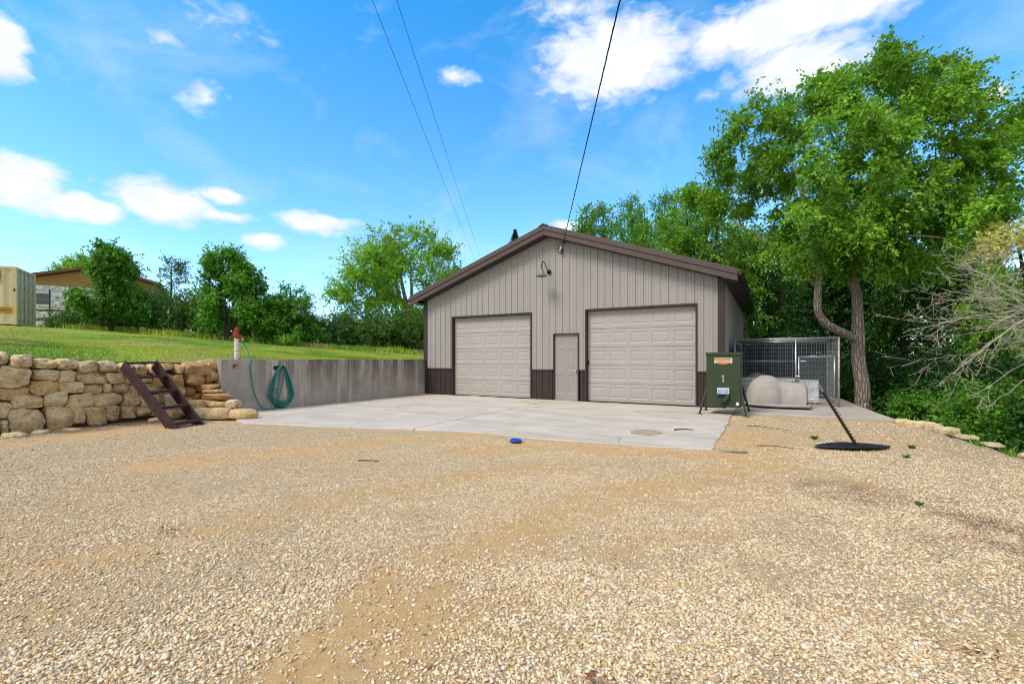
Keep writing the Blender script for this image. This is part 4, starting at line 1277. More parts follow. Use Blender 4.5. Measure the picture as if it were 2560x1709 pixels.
# ------------------------------------------------------------------ dog houses
def dog_house(loc, rz, label, sc=1.):
    t = thing('dog_house', label, 'dog house', loc, rz, 'domed plastic dog houses')
    # dome plus entrance tunnel as one lofted shell: sections along x
    secs = []
    for x in np.linspace(-.62, .80, 44):
        k = (x + .12) / .5
        rr = math.sqrt(max(0, 1 - min(abs(k), 1) ** 2)); hw, hh = .52 * rr, .76 * rr ** .85
        if k > 0: hw = max(hw, .335); hh = max(hh, .60 - .03 * max(0, x - .2) / .5 - .09 * max(0, (x - .70) / .1) ** 2)
        secs.append((x, hw, hh))
    V = []; m = 25
    for x, hw, hh in secs:
        for j in range(m):
            a = math.pi * j / (m - 1); e = .72
            cx_, sx_ = math.cos(a), math.sin(a)
            V.append((x, hw * math.copysign(abs(cx_) ** e, cx_), .10 + (hh - .02) * abs(sx_) ** .8))
    Fs = [(i * m + j, i * m + j + 1, (i + 1) * m + j + 1, (i + 1) * m + j) for i in range(len(secs) - 1) for j in range(m - 1)]
    Fs.append(tuple((len(secs) - 1) * m + j for j in range(m)))
    mb = MB(); mb.add([(a * sc, b * sc, c * sc) for a, b, c in V], Fs); mb.build('shell', MAT['igloo'], t, True)
    # flared rim
    def ring(o, z):
        P = []
        for a in np.linspace(math.pi / 2, 3 * math.pi / 2, 20): P.append((-.0 + (.62 + o) * math.cos(a), (.53 + o) * math.sin(a), z))
        P += [(.30, -.52 - o, z), (.80 + o, -.37 - o, z), (.83 + o, -.30, z), (.83 + o, .30, z), (.80 + o, .37 + o, z), (.30, .52 + o, z)]
        return P
    mb = MB(); lv = [(.0, .12), (.05, .115), (.065, .09), (.06, .05), (.0, .05)]
    R_ = [ring(o, z) for o, z in lv]; n = len(R_[0])
    for P in R_: mb.v += [(a * sc, b * sc, c * sc) for a, b, c in P]
    for k in range(len(lv) - 1):
        for i in range(n): j = (i + 1) % n; mb.f.append((k * n + i, k * n + j, (k + 1) * n + j, (k + 1) * n + i))
    mb.build('rim', MAT['igloo'], t, True)
    mb = MB(); P = [(a[0] * sc, a[1] * sc) for a in ring(.035, 0)]; mb.prism(P, .0, .05 * sc, 'z'); mb.build('base', MAT['black'], t)  # base coloured black to carry the shadow under the rim
    mb = MB(); mb.prism([(y * sc, z * sc) for y, z in ([(-.24, .12), (.24, .12)] + [(.24 * math.cos(a), .36 + .14 * math.sin(a)) for a in np.linspace(0, math.pi, 10)])], .801 * sc, .806 * sc, 'x'); mb.build('doorway', MAT['black'], t)
    mb = MB(); mb.b2(.60 * sc, .69 * sc, -.425 * sc, -.405 * sc, .03, .09); mb.build('foot_tab', MAT['igloo'], t)
    return t


dog_house((-.02, 14.05, .03), R(-4), 'grey domed dog house on the slab in front of the kennel mesh', 1.0)
dog_house((-.28, 16.05, .03), R(8), 'grey domed dog house inside the kennel, half hidden behind the front one', 1.0)

# ------------------------------------------------------------------ leaning post on its plate
lpst = thing('leaning_post', 'studded steel post leaning from a black oval plate on the gravel', 'post', (1.03, 8.38, 0), R(29.5))
mb = MB(); n = 40
rim = [(.56 * math.cos(a), .21 * math.sin(a) * abs(math.sin(a)) ** .7, .022 + .02 * max(0, 1 - abs(math.cos(a))) ) for a in np.linspace(0, 2 * math.pi, n, endpoint=False)]
mb.v = [(0, 0, .050)] + [(x * .55, y * .55, .047) for x, y, z in rim] + rim + [(x, y, z - .022) for x, y, z in rim]
for i in range(n):
    j = (i + 1) % n
    mb.f += [(0, 1 + i, 1 + j), (1 + i, 1 + n + i, 1 + n + j, 1 + j), (1 + n + i, 1 + 2 * n + i, 1 + 2 * n + j, 1 + n + j)]
mb.f.append(tuple(1 + 2 * n + i for i in range(n)))
mb.build('base_plate', MAT['black'], lpst, True)
a = Vector((.02, -.06, .03)); b = Vector((-.49, .02, .93))
mb = MB(); dd = (b - a).normalized(); sd_ = Vector((dd.z, 0, -dd.x)).normalized(); nn_ = dd.cross(sd_)
mb.bar(a, a.lerp(b, .88), .062, .012)
mb.bar(a + nn_ * .017, a.lerp(b, .88) + nn_ * .017, .010, .03)
for i in range(16):
    p = a.lerp(b, .08 + .80 * i / 16); mb.box(p - nn_ * .008 + sd_ * .026, (.008, .012, .014), dd.to_track_quat('Z', 'Y').to_matrix())
mb.build('post', MAT['steelpost'], lpst)
mb = MB(); mb.bar(a.lerp(b, .80), b, .060, .012); mb.build('post_tip', MAT['greymetal'], lpst, bevel=.003)

# ------------------------------------------------------------------ small things on the ground
bw = MB(); bw.lathe([(.085, 0), (.10, .004), (.092, .03), (.078, .055), (.074, .056), (.066, .05), (.058, .02), (.03, .015), (.002, .014)], 28)
o = bw.build('pet_bowl', MAT['blue'], None, True); o.location = (-3.52, 6.34, .004); o.scale = (1, 1, .62); tag(o, 'small blue plastic pet bowl on the gravel before the apron', 'bowl')


def stick(pts, r, lab, m='stick', name='stick'):
    mb = MB(); P = spline(pts, 5); mb.tube(P, [r * (1 - .6 * i / len(P)) for i in range(len(P))], 6)
    return tag(mb.build(name, MAT[m], None, True), lab, 'stick')


stick([(-1.55, 8.72, .02), (-1.40, 8.80, .03), (-1.30, 8.86, .02), (-1.22, 8.83, .03)], .014, 'short dark twig on the apron right of the dirt patch')
mb = MB()
for i in range(9):
    x = i / 8; w = .05 * math.sin(math.pi * (x * .8 + .15)); mb.v += [(x * .36, -w, .015 + .02 * math.sin(x * 5)), (x * .36, 0, .05 + .015 * math.sin(x * 5)), (x * .36, w, .015)]
for i in range(8): mb.f += [(i * 3, i * 3 + 1, i * 3 + 4, i * 3 + 3), (i * 3 + 1, i * 3 + 2, i * 3 + 5, i * 3 + 4), (i * 3, i * 3 + 3, i * 3 + 5, i * 3 + 2)]
o = mb.build('bark_scrap', MAT['barkscrap'], None, True); o.location = (-.66, 7.16, -.01); o.rotation_euler.z = R(10); tag(o, 'curled pale strip of bark on the dirt at the apron corner', 'bark')
stick([(-.2, 7.7, .02), (0, 7.74, .03), (.2, 7.76, .02), (.38, 7.72, .02)], .008, 'thin dark stick on the gravel left of the black plate')
stick([(-.42, 9.9, .02), (-.2, 9.86, .03), (.1, 9.7, .02), (.3, 9.62, .02)], .008, 'long thin twig on gravel near the feeder')
stick([(2.0, 3.75, .02), (2.2, 3.62, .03), (2.5, 3.5, .02), (2.9, 3.45, .02)], .006, 'pale long twig on the gravel at the right border', 'twig')
stick([(-4.55, 4.1, .02), (-4.40, 4.14, .03), (-4.28, 4.20, .02)], .010, 'short green black twig on the gravel in the middle of the yard')


def leafpile(x, y, s, lab):
    mb = MB()
    for i in range(14):
        c = Vector((random.gauss(0, s * .35), random.gauss(0, s * .2), random.uniform(.01, .03))); a = random.uniform(0, 6.28); l = random.uniform(.010, .022)
        u = Vector((math.cos(a), math.sin(a), random.uniform(-.4, .4))) * l; w = Vector((-math.sin(a), math.cos(a), random.uniform(-.4, .4))) * l * .4
        mb.add([c - u, c + w, c + u, c - w + Vector((0, 0, .008))], [(0, 1, 2, 3)])
    o = mb.build('dry_leaves', MAT['dryleaf']); o.location = (x, y, 0); tag(o, lab, 'dry leaves')


leafpile(-3.93, 1.72, .16, 'clump of dry rust brown leaves on the gravel at lower left')
leafpile(-.62, 1.78, .10, 'small tuft of dry brown leaves in the coarse gravel near the front')
leafpile(.80, 2.78, .12, 'tan dry leaf scrap on the gravel at lower right')


# ------------------------------------------------------------------ foliage
def leaf_arrays(C, A, Nn, ln, wd, tint):
    """diamond leaves: centres C, axes A, normals Nn"""
    A = A / np.linalg.norm(A, axis=1, keepdims=True)
    B = np.cross(Nn, A); B /= np.linalg.norm(B, axis=1, keepdims=True) + 1e-9
    N2 = np.cross(A, B)
    ln = ln[:, None]; wd = wd[:, None]
    V = np.stack([C - A * ln * .5, C + B * wd * .5 + N2 * wd * .12 - A * ln * .05, C + A * ln * .5 - N2 * ln * .08, C - B * wd * .5 + N2 * wd * .12 - A * ln * .05], 1).reshape(-1, 3)
    Fc = np.arange(len(C) * 4).reshape(-1, 4)
    return V, Fc, np.repeat(tint, 4)


def crown_mesh(g, clumps, cr, twigs, leaves, ln, droop, spread=1., aspect=.5, ctr=None, tint_bias=0.):
    n = len(clumps)
    ctint = g.random(n)
    K = n * twigs
    ci = np.repeat(np.arange(n), twigs)
    d = g.normal(size=(K, 3)); d /= np.linalg.norm(d, axis=1, keepdims=True)
    out = clumps - ctr; out /= np.linalg.norm(out, axis=1, keepdims=True) + 1e-6
    d = d + out[ci] * .6; d[:, 2] -= droop * .5; d /= np.linalg.norm(d, axis=1, keepdims=True)
    L_ = cr[ci] * g.uniform(.6, 1.25, K) * spread
    st = clumps[ci] + g.normal(size=(K, 3)) * cr[ci][:, None] * .22
    t = (np.arange(leaves) + g.random((K, leaves))) / leaves
    P = st[:, None, :] + d[:, None, :] * (L_[:, None] * t)[..., None]
    P[..., 2] -= droop * L_[:, None] * t ** 2 * .7
    P = P.reshape(-1, 3) + g.normal(size=(K * leaves, 3)) * ln * .35
    D = np.repeat(d, leaves, 0); D = D + g.normal(size=D.shape) * .7; D[:, 2] -= droop * .5
    Nn = g.normal(size=D.shape) * .6; Nn[:, 2] += .9; Nn += out[np.repeat(ci, leaves)] * .35
    s = g.uniform(.65, 1.25, len(P)) * ln
    tint = np.clip(np.repeat(ctint[ci], leaves) * .72 + g.random(len(P)) * .36 + tint_bias, 0, 1)
    return leaf_arrays(P, D, Nn, s, s * aspect * g.uniform(.8, 1.2, len(P)), tint)


def make_tree(name, label, cat, base, trunks, ells, n_clump, cr, twigs, leaves, ln, leafm, barkm, seed, droop=.25, group=None, shell=.55, aspect=.5, zmin=None, tint_bias=0., branches=True, spread=1., reject=None):
    """trunks: list of (points, radii) in world space; ells: list of (centre, radii)"""
    g = np.random.default_rng(seed)
    base = Vector(base)
    t = thing(name, label, cat, base, 0, group)
    B = np.array(base)
    mb = MB(); nodes = []; nrad = []
    for pts, rad in trunks:
        P = spline(pts, 5); rr = np.interp(np.linspace(0, 1, len(P)), np.linspace(0, 1, len(rad)), rad)
        P = [p + Vector((mnoise.noise(p * 1.3 + Vector((seed, 0, 0))), mnoise.noise(p * 1.3 + Vector((0, seed, 0))), 0)) * min(.06, rr[i] * .5) for i, p in enumerate(P)]
        mb.tube([p - base for p in P], list(rr), 12 if rr[0] > .08 else 7)
        for p, r in list(zip(P, rr))[len(P) // 3:]: nodes.append(np.array(p)); nrad.append(r)
    vol = np.array([e[1][0] * e[1][1] * e[1][2] for e in ells]) ** .8; vol /= vol.sum()
    cl = []
    while len(cl) < n_clump:
        e = ells[g.choice(len(ells), p=vol)]
        u = g.normal(size=3); u /= np.linalg.norm(u)
        r = (g.random() ** (1 / 3)) * (1 - shell) + shell * g.uniform(.8, 1.06)
        p = np.array(e[0]) + u * np.array(e[1]) * r
        if zmin is not None and p[2] < zmin: continue
        if reject is not None and reject(p): continue
        cl.append(p)
    cl = np.array(cl)
    ctr = np.mean([e[0] for e in ells], 0)
    if branches:
        order = np.argsort(np.min(np.linalg.norm(cl[:, None] - np.array(nodes)[None], axis=2), 1))
        nodes = list(nodes); nrad = list(nrad)
        for i in order:
            c = cl[i]; NN = np.array(nodes); dv = c - NN; dist = np.linalg.norm(dv, axis=1)
            k = int(np.argmin(dist + np.maximum(0, -dv[:, 2]) * 1.2)); s = NN[k]
            r0 = min(nrad[k] * .6, .012 + .018 * dist[k]); mid = (s + c) / 2 + np.array([0, 0, .08 * dist[k]]) + g.normal(size=3) * .06 * dist[k]
            P = spline([s, mid, c], 3)
            mb.tube([p - base for p in P], list(np.linspace(r0, .006, len(P))), 5, cap=False)
            nodes.append(mid); nrad.append(r0 * .8); nodes.append(c); nrad.append(.012)
    mb.build('trunk', barkm, t, True)
    crs = cr * g.uniform(.7, 1.35, n_clump)
    V, Fc, ti = crown_mesh(g, cl - B, crs, twigs, leaves, ln, droop, spread, aspect, ctr - B, tint_bias)
    me = np_mesh('crown', V, Fc, {'tint': ti})
    link_mesh('crown', me, leafm, t, False)
    return t


def copy_tree(src, name, label, loc, rz, sc, group=None):
    r = src.copy(); r.name = name; COL.objects.link(r); r.location = loc; r.rotation_euler = (0, 0, rz); r.scale = sc if isinstance(sc, tuple) else (sc,) * 3
    r['label'] = label
    if group: r['group'] = group
    for ch in src.children:
        c = ch.copy(); COL.objects.link(c); c.parent = r
    return r


# --- the big elm at the corner of the slab
EB = Vector((2.28, 16.5, -.12))
def ep(px, py, d=13.3): return at(px, d, py)
trunk1 = ([EB + Vector((0, 0, -.2)), EB + Vector((.0, 0, .12)), ep(2150, 925), ep(2142, 845), ep(2148, 775), ep(2128, 690), ep(2112, 630), ep(2105, 540), ep(2125, 420), ep(2150, 300)], [.25, .20, .175, .165, .135, .125, .11, .09, .06, .025])
limb1 = ([ep(2142, 850), ep(2100, 828, 13.2), ep(2060, 805, 13.1), ep(2042, 770, 13.0), ep(2046, 700, 12.9), ep(2040, 610, 12.8), ep(2010, 500, 12.6), ep(1990, 430, 12.5)], [.12, .115, .11, .10, .095, .08, .05, .02])
limb2 = ([ep(2112, 640), ep(2030, 540, 13.6), ep(1930, 490, 14.8), ep(1850, 480, 15.6)], [.08, .06, .04, .015])
limb3 = ([ep(2106, 550), ep(2190, 470, 13.6), ep(2290, 420, 13.8), ep(2400, 400, 13.8)], [.075, .055, .035, .012])
limb4 = ([ep(2112, 640), ep(2200, 600, 12.4), ep(2300, 590, 11.8), ep(2380, 600, 11.5)], [.07, .05, .03, .012])
limb5 = ([ep(2045, 720, 12.9), ep(1980, 650, 13.4), ep(1900, 590, 14.4), ep(1840, 560, 15.3)], [.06, .045, .03, .012])
def ell(px, py, d, rw, rd, rh):
    return (np.array(at(px, d, py)), (rw, rd, rh))
elm = [ell(2140, 400, 13.3, 2.9, 2.6, 2.9), ell(1990, 430, 12.6, 2.3, 2.2, 2.2), ell(2330, 420, 13.4, 2.4, 2.2, 2.2), ell(1870, 560, 16.0, 2.0, 1.7, 1.6), ell(2040, 545, 12.2, 1.9, 1.6, 1.1), ell(2280, 560, 12.2, 2.0, 1.7, 1.2), ell(2120, 640, 12.6, 1.3, 1.0, .6), ell(1960, 600, 15.4, 1.5, 1.2, 1.0), ell(2380, 580, 14.6, 1.3, 1.2, 1.0), ell(2190, 260, 13.3, 1.9, 1.8, 1.4), ell(1790, 515, 16.5, 1.4, 1.2, 1.3), ell(2440, 490, 13.0, 1.2, 1.2, 1.3), ell(1930, 330, 13.0, 1.2, 1.2, 1.0)]
make_tree('elm_tree', 'large leaning elm with forked pale trunk at the corner of the kennel slab', 'tree', EB, [trunk1, limb1, limb2, limb3, limb4, limb5], elm, 345, .50, 26, 16, .115, MAT['leaf_elm'], MAT['bark'], 5, .42, None, .5, .5,
          zmin=3.75, reject=lambda p: (p[0] < .35 and p[1] < 14.6) or (p[0] < .1 and p[2] < 6.3 + .346 * (-.8 - p[0])))

# --- trees on the left
def simple_tree(name, label, px, top, half, d, leafm, n, ln, seed, base=None, droop=.15, cr=.5, sparse=1., asp=.55, trunk_r=.1, lean=0, low=.25, cat='tree', group=None, twigs=14, leaves=12, multi=1, shell=.45, barkm=None, spread=1.):
    c = at(px, d)
    zb = float(lawn_z(c.x, c.y)) if base is None else base
    zt = EYE + (HZ - top) / F * d; hw = half / F * d; H = zt - zb
    b = Vector((c.x, c.y, zb - .1))
    trunks = []
    for m in range(multi):
        a = m * 2.4 + seed; sp_ = hw * .45 * (multi > 1)
        trunks.append(([b, b + Vector((lean * .2 + sp_ * .3 * math.cos(a), sp_ * .3 * math.sin(a), H * .3)), b + Vector((lean * .6 + sp_ * .7 * math.cos(a), sp_ * .7 * math.sin(a), H * .6)), b + Vector((lean + sp_ * math.cos(a), sp_ * math.sin(a), H * .93))], [trunk_r, trunk_r * .8, trunk_r * .5, .012]))
    zl = zb + H * low
    g = np.random.default_rng(seed + 100); hh = (zt - zl) / 2
    E = [(np.array([c.x + lean * .6, c.y, zl + hh]), (hw * .62, hw * .62, hh * .92))]
    for k in range(6):
        a = g.uniform(0, 6.28); q = g.uniform(.25, 1.65); f = .72 * (1.25 - .45 * q); E.append((np.array([c.x + lean * .6 + math.cos(a) * hw * f, c.y + math.sin(a) * hw * f, zl + hh * q]), (hw * .38, hw * .38, hh * .34)))
    return make_tree(name, label, cat, b, trunks, E, n, cr, twigs, leaves, ln, leafm, barkm or MAT['bark2'], seed, droop, group, shell, asp, None, 0, True, spread)


simple_tree('maple_tree', 'bushy deep green tree in front of the white stone house', 278, 606, 66, 25, MAT['leaf_maple'], 95, .17, 11, droop=.2, cr=.55, low=.12, multi=2)
simple_tree('young_tree', 'thin see through grey green tree between two dense green ones', 428, 640, 42, 29, MAT['leaf_hedge'], 42, .12, 12, droop=.0, cr=.5, low=.35, twigs=9, leaves=8)
simple_tree('maple_tree', 'round bushy deep green tree directly behind the yard hydrant', 566, 620, 92, 24.5, MAT['leaf_maple'], 130, .17, 13, droop=.2, cr=.55, low=.06, multi=2)
simple_tree('young_tree', 'low bushy green tree right of the one behind the hydrant', 726, 700, 66, 25.5, MAT['leaf_maple'], 60, .15, 14, droop=.15, cr=.5, low=.05)
simple_tree('ash_tree', 'tall airy yellow green tree left of the garage roof', 1036, 552, 192, 33, MAT['leaf_light'], 310, .22, 15, droop=.1, cr=.85, low=.12, trunk_r=.2, multi=4, twigs=14, leaves=10, shell=.5, asp=.5, barkm=MAT['bark'])
simple_tree('shade_tree', 'green treetop showing above the brown roof of the white house', 185, 634, 62, 50, MAT['leaf_light'], 60, .26, 16, droop=.1, cr=.9, low=.2)
# spruce tip behind the garage
sb = at(1288, 52); sb.z = .0
spz = EYE + (HZ - 574) / F * 52
g = np.random.default_rng(77)
tt = thing('spruce_tree', 'dark pointed spruce tip rising behind the left roof slope', 'tree', sb)
mb = MB(); mb.tube([(0, 0, 0), (0, 0, spz - .4)], [.25, .03], 8); mb.build('trunk', MAT['bark2'], tt)
C, A = [], []
for i in range(5200):
    f = g.random() ** .8; z = 3 + (spz - 3) * f; r = (1 - f) * 6. * g.random() ** .7 + .02; a = math.floor(g.random() * 9) * .7 + f * 23 + g.normal() * .12
    C.append((r * math.cos(a), r * math.sin(a), z - r * .25)); A.append((math.cos(a), math.sin(a), .2))
V, Fc, ti = leaf_arrays(np.array(C), np.array(A) + g.normal(size=(5200, 3)) * .3, g.normal(size=(5200, 3)) + np.array([0, 0, 1]), np.full(5200, .42), np.full(5200, .07), g.random(5200))
link_mesh('crown', np_mesh('crown', V, Fc, {'tint': ti}), MAT['leaf_spruce'], tt)


# --- hedge row
def make_bush(name, label, loc, rad, n, ln, leafm, seed, group=None, cr=.4, twigs=12, leaves=10):
    g = np.random.default_rng(seed); b = Vector(loc)
    rx, ry, h = rad
    trunks = []
    for k in range(5):
        a = g.uniform(0, 6.28); trunks.append(([b + Vector((.1 * math.cos(a), .1 * math.sin(a), -.1)), b + Vector((rx * .3 * math.cos(a), ry * .3 * math.sin(a), h * .4)), b + Vector((rx * .55 * math.cos(a), ry * .55 * math.sin(a), h * .8))], [.04, .03, .01]))
    E = [(np.array(b) + np.array([0, 0, h * .5]), (rx * .85, ry * .85, h * .5))]
    for k in range(4):
        a = g.uniform(0, 6.28); E.append((np.array(b) + np.array([math.cos(a) * rx * .55, math.sin(a) * ry * .55, h * g.uniform(.3, .8)]), (rx * .45, ry * .45, h * .28)))
    return make_tree(name, label, 'bush', b, trunks, E, n, cr, twigs, leaves, ln, leafm, MAT['bark2'], seed, .1, group, .5, .55, None, 0, True)


bushA = None
HB = [(190, 795, 50, 26, 'low dark bush at the corner of the white stone house'), (262, 760, 62, 27.5, 'dark bush under the bushy tree by the white house'), (335, 725, 75, 28, 'tall dark hedge bush right of the white house'),
      (405, 735, 70, 27, 'dark hedge bush under the thin see through tree'), (475, 745, 65, 26.5, 'shaded hedge bush left of the tree behind the hydrant'), (640, 765, 60, 26.5, 'shaded hedge bush right of the tree behind the hydrant'),
      (700, 790, 60, 27, 'low hedge bush under the small green tree'), (775, 785, 60, 27, 'hedge bush just right of the small green tree'), (845, 795, 60, 27.5, 'grey green hedge bush below the left edge of the yellow green tree'),
      (905, 800, 60, 28, 'hedge bush below the middle of the yellow green tree'), (965, 800, 62, 28, 'hedge bush beneath the trunk of the yellow green tree'), (1030, 795, 65, 28.5, 'last hedge bush before the garage corner'), (1100, 790, 70, 29, 'hedge bush partly hidden by the left garage corner')]
protos = []
for i, (px, top, half, d, lab) in enumerate(HB):
    c = at(px, d); zb = float(lawn_z(c.x, c.y)); h = EYE + (HZ - top) / F * d - zb; hw = half / F * d
    if i < 3:
        b = make_bush('bush', lab, (c.x, c.y, zb - .05), (hw, hw, h), 70, .125, MAT['leaf_hedge'], 30 + i, 'hedge bushes behind the lawn', .5, 12, 10); protos.append((b, hw, h))
    else:
        p, phw, phh = protos[1 + i % 2]
        copy_tree(p, 'bush', lab, (c.x, c.y, zb - .05), i * 1.7, (hw / phw, hw / phw, h / phh * random.uniform(.92, 1.12)), 'hedge bushes behind the lawn')

# thick growth farther back along the property line
for i, (px, d, sc, lab) in enumerate([(560, 33, 1.25, 'dark bush behind the tree at the hydrant'), (680, 34, 1.2, 'dark bush deep behind the small green tree'), (800, 35, 1.2, 'dark bush deep behind the hedge gap'), (900, 36, 1.15, 'dark bush behind the yellow green tree'), (1010, 37, 1.2, 'dark bush behind the trunk of the yellow green tree'), (450, 34, 1.2, 'dark bush behind the thin see through tree')]):
    c = at(px, d); copy_tree(protos[1 + i % 2][0], 'bush', lab, (c.x, c.y, float(lawn_z(c.x, c.y)) - .1), i * 2.1, sc, 'bushes deep behind the hedge')

# --- woods behind and right of the garage: three tree models, copied
def wtree(name, label, px, top, half, d, m, n, ln, seed, low=.1, **k):
    c = at(px, d); return simple_tree(name, label, px, top, half, d, m, n, ln, seed, base=float(wood_z(c.x, c.y)), low=low, group='trees of the wood', **k)


GW = 'trees of the wood'
t1 = wtree('forest_tree', 'bright green treetop behind the right roof slope next to the cable', 1490, 486, 95, 36, MAT['leaf_mid'], 170, .20, 61, .2, cr=.9, trunk_r=.18, multi=3)
t2 = wtree('forest_tree', 'bright green tree filling the gap between roof end and elm', 1760, 440, 130, 21, MAT['leaf_elm'], 210, .13, 62, .15, cr=.7, trunk_r=.15, multi=3, droop=.4)
t3 = wtree('forest_tree', 'dark green tree behind the kennel with a bare lower trunk', 1905, 560, 140, 24, MAT['leaf_dark_shade'], 190, .15, 63, .12, cr=.75, trunk_r=.16, multi=2)


def wcopy(src, spx, label, px, top, half, d, rz, ss):
    """place a copy so that it reaches the given height and width"""
    c = at(px, d); z = float(wood_z(c.x, c.y)); H = EYE + (HZ - top) / F * d - z; hw = half / F * d
    return copy_tree(src, 'forest_tree', label, (c.x, c.y, z - .1), rz, (hw / ss[1], hw / ss[1], H / ss[0]), GW)


def dims(px, top, half, d):
    c = at(px, d); z = float(wood_z(c.x, c.y)); return (EYE + (HZ - top) / F * d - z, half / F * d)


s1, s2, s3 = dims(1490, 486, 95, 36), dims(1760, 440, 130, 21), dims(1905, 560, 140, 24)
for k, (src, ss, px, top, half, d, rz, lab) in enumerate([
    (t1, s1, 1580, 470, 70, 39, 2.0, 'dark treetop with a pointed crown behind the roof middle'),
    (t1, s1, 1670, 455, 80, 34, 4.1, 'green treetop above the right end of the garage roof'),
    (t1, s1, 1610, 540, 70, 32, 1.1, 'low green treetop just above the right roof slope'),
    (t3, s3, 1990, 610, 120, 27, 2.2, 'shaded tree behind the right half of the kennel'),
    (t3, s3, 2080, 600, 130, 30, 3.9, 'shaded tree behind the elm trunk, left of it'),
    (t3, s3, 2190, 560, 150, 25, 5.2, 'dark green tree right behind the elm trunk'),
    (t3, s3, 2310, 570, 140, 22, .7, 'dark green tree behind the tips of the bare branches'),
    (t3, s3, 2420, 640, 120, 26, 2.9, 'dark tree low behind the bare branches near the right border'),
    (t3, s3, 2560, 650, 130, 20, 4.4, 'dark tree at the right border behind the bare branches'),
    (t2, s2, 2480, 585, 70, 19, 3.0, 'lighter green tree near the right border above the bare branches'),
    (t3, s3, 1800, 640, 110, 33, 1.9, 'dark tree deep in the wood right of the garage wall'),
    (t3, s3, 2260, 640, 190, 36, 1.3, 'tall tree deep in the ravine behind the elm'),
    (t3, s3, 2640, 700, 150, 30, 5.6, 'tree deep in the ravine beyond the right border'),
    (t3, s3, 1940, 660, 170, 40, 3.3, 'tree deep in the wood behind the kennel')]):
    wcopy(src, None, lab, px, top, half, d, rz, ss)

for x, y, sc, rz in ((9.5, 9.5, 1.0, .4), (12.5, 5.0, 1.1, 2.1), (15.5, 11.5, 1.2, 3.7), (18., 3.0, 1.25, 5.0), (21., 16., 1.3, 1.2)):
    copy_tree(t3, 'forest_tree', 'dark green tree on the slope beyond the right border of the photo', (x, y, float(wood_z(x, y)) - .1), rz, sc, 'trees beyond the right border')

# --- understory bushes on the slope to the right
u1 = make_bush('bush', 'broad dark leafy bush just right of the elm trunk', (4.1, 16.2, float(wood_z(4.1, 16.2)) - .1), (1.5, 1.5, 2.0), 85, .11, MAT['leaf_dark_shade'], 81, 'bushes on the wooded slope', .5, 13, 11)
u2 = make_bush('bush', 'dark leafy bush below the gravel edge at the right border', (5.0, 11.2, float(wood_z(5.0, 11.2)) - .1), (1.4, 1.4, 1.9), 85, .10, MAT['leaf_dark_shade'], 82, 'bushes on the wooded slope', .5, 13, 11)
u3 = make_bush('bush', 'leafy mid green bush on the slope behind the edging boulders', (4.4, 13.6, float(wood_z(4.4, 13.6)) - .1), (1.3, 1.3, 1.7), 80, .11, MAT['leaf_mid'], 83, 'bushes on the wooded slope', .45, 13, 11)
for i, (x, y, sc, src, lab) in enumerate([
    (2.4, 19.6, 1.0, u1, 'dark bush behind the elm trunk at the slab end'), (.6, 20.2, 1.1, u3, 'bush behind the rear of the kennel'), (-.3, 21.5, 1.1, u1, 'bush in the gap between garage wall and kennel'), (3.6, 19.0, 1.1, u2, 'dark bush right of and behind the elm'),
    (5.6, 14.6, 1.25, u1, 'tall dark bush low on the slope right of the elm'), (6.3, 12.4, 1.35, u2, 'dark bush lower on the slope near the right border'), (6.6, 17.0, 1.5, u1, 'tall dark bush deep on the slope'), (4.2, 9.4, .8, u2, 'dark bush hugging the gravel edge at the right border'),
    (7.6, 10.0, 1.5, u3, 'bush low in the ravine at the right border'), (5.2, 20.5, 1.5, u2, 'bush deep in the wood behind the elm'), (8.3, 14.2, 1.7, u1, 'large bush deep in the ravine'), (2.0, 22.5, 1.4, u1, 'bush deep behind the kennel'), (5.6, 8.2, 1.0, u1, 'bush beside the gravel just outside the right border'),
    (3.25, 15.0, .55, u3, 'small bush at the slab edge right of the elm trunk')]):
    copy_tree(src, 'bush', lab, (x, y, float(wood_z(x, y)) - .12), i * 1.3, sc, 'bushes on the wooded slope')

for x, y, sc, rz in ((5.6, 5.4, 1.0, .3), (6.6, 3.0, 1.1, 1.9), (8.8, 6.6, 1.4, 3.1), (9.5, 1.5, 1.4, 4.4)):
    copy_tree(u2, 'bush', 'dark bush on the slope beyond the right border of the photo', (x, y, float(wood_z(x, y)) - .12), rz, sc, 'bushes beyond the right border')

# pale yellow tree at the right border
c = at(2600, 10); c.z = float(wood_z(c.x, c.y))
yb = at(2540, 10, 585)
make_tree('yellow_tree', 'pale yellow leaved small tree at the right border above the bare branches', 'tree', c, [([c, c + Vector((0, 0, 2.5)), yb], [.08, .06, .02])], [(np.array(yb), (.55, .55, .28)), (np.array(yb) + np.array([-.25, 0, -.2]), (.3, .4, .2))], 20, .35, 14, 10, .085, MAT['leaf_yellow'], MAT['bark2'], 91, .2, None, .5)


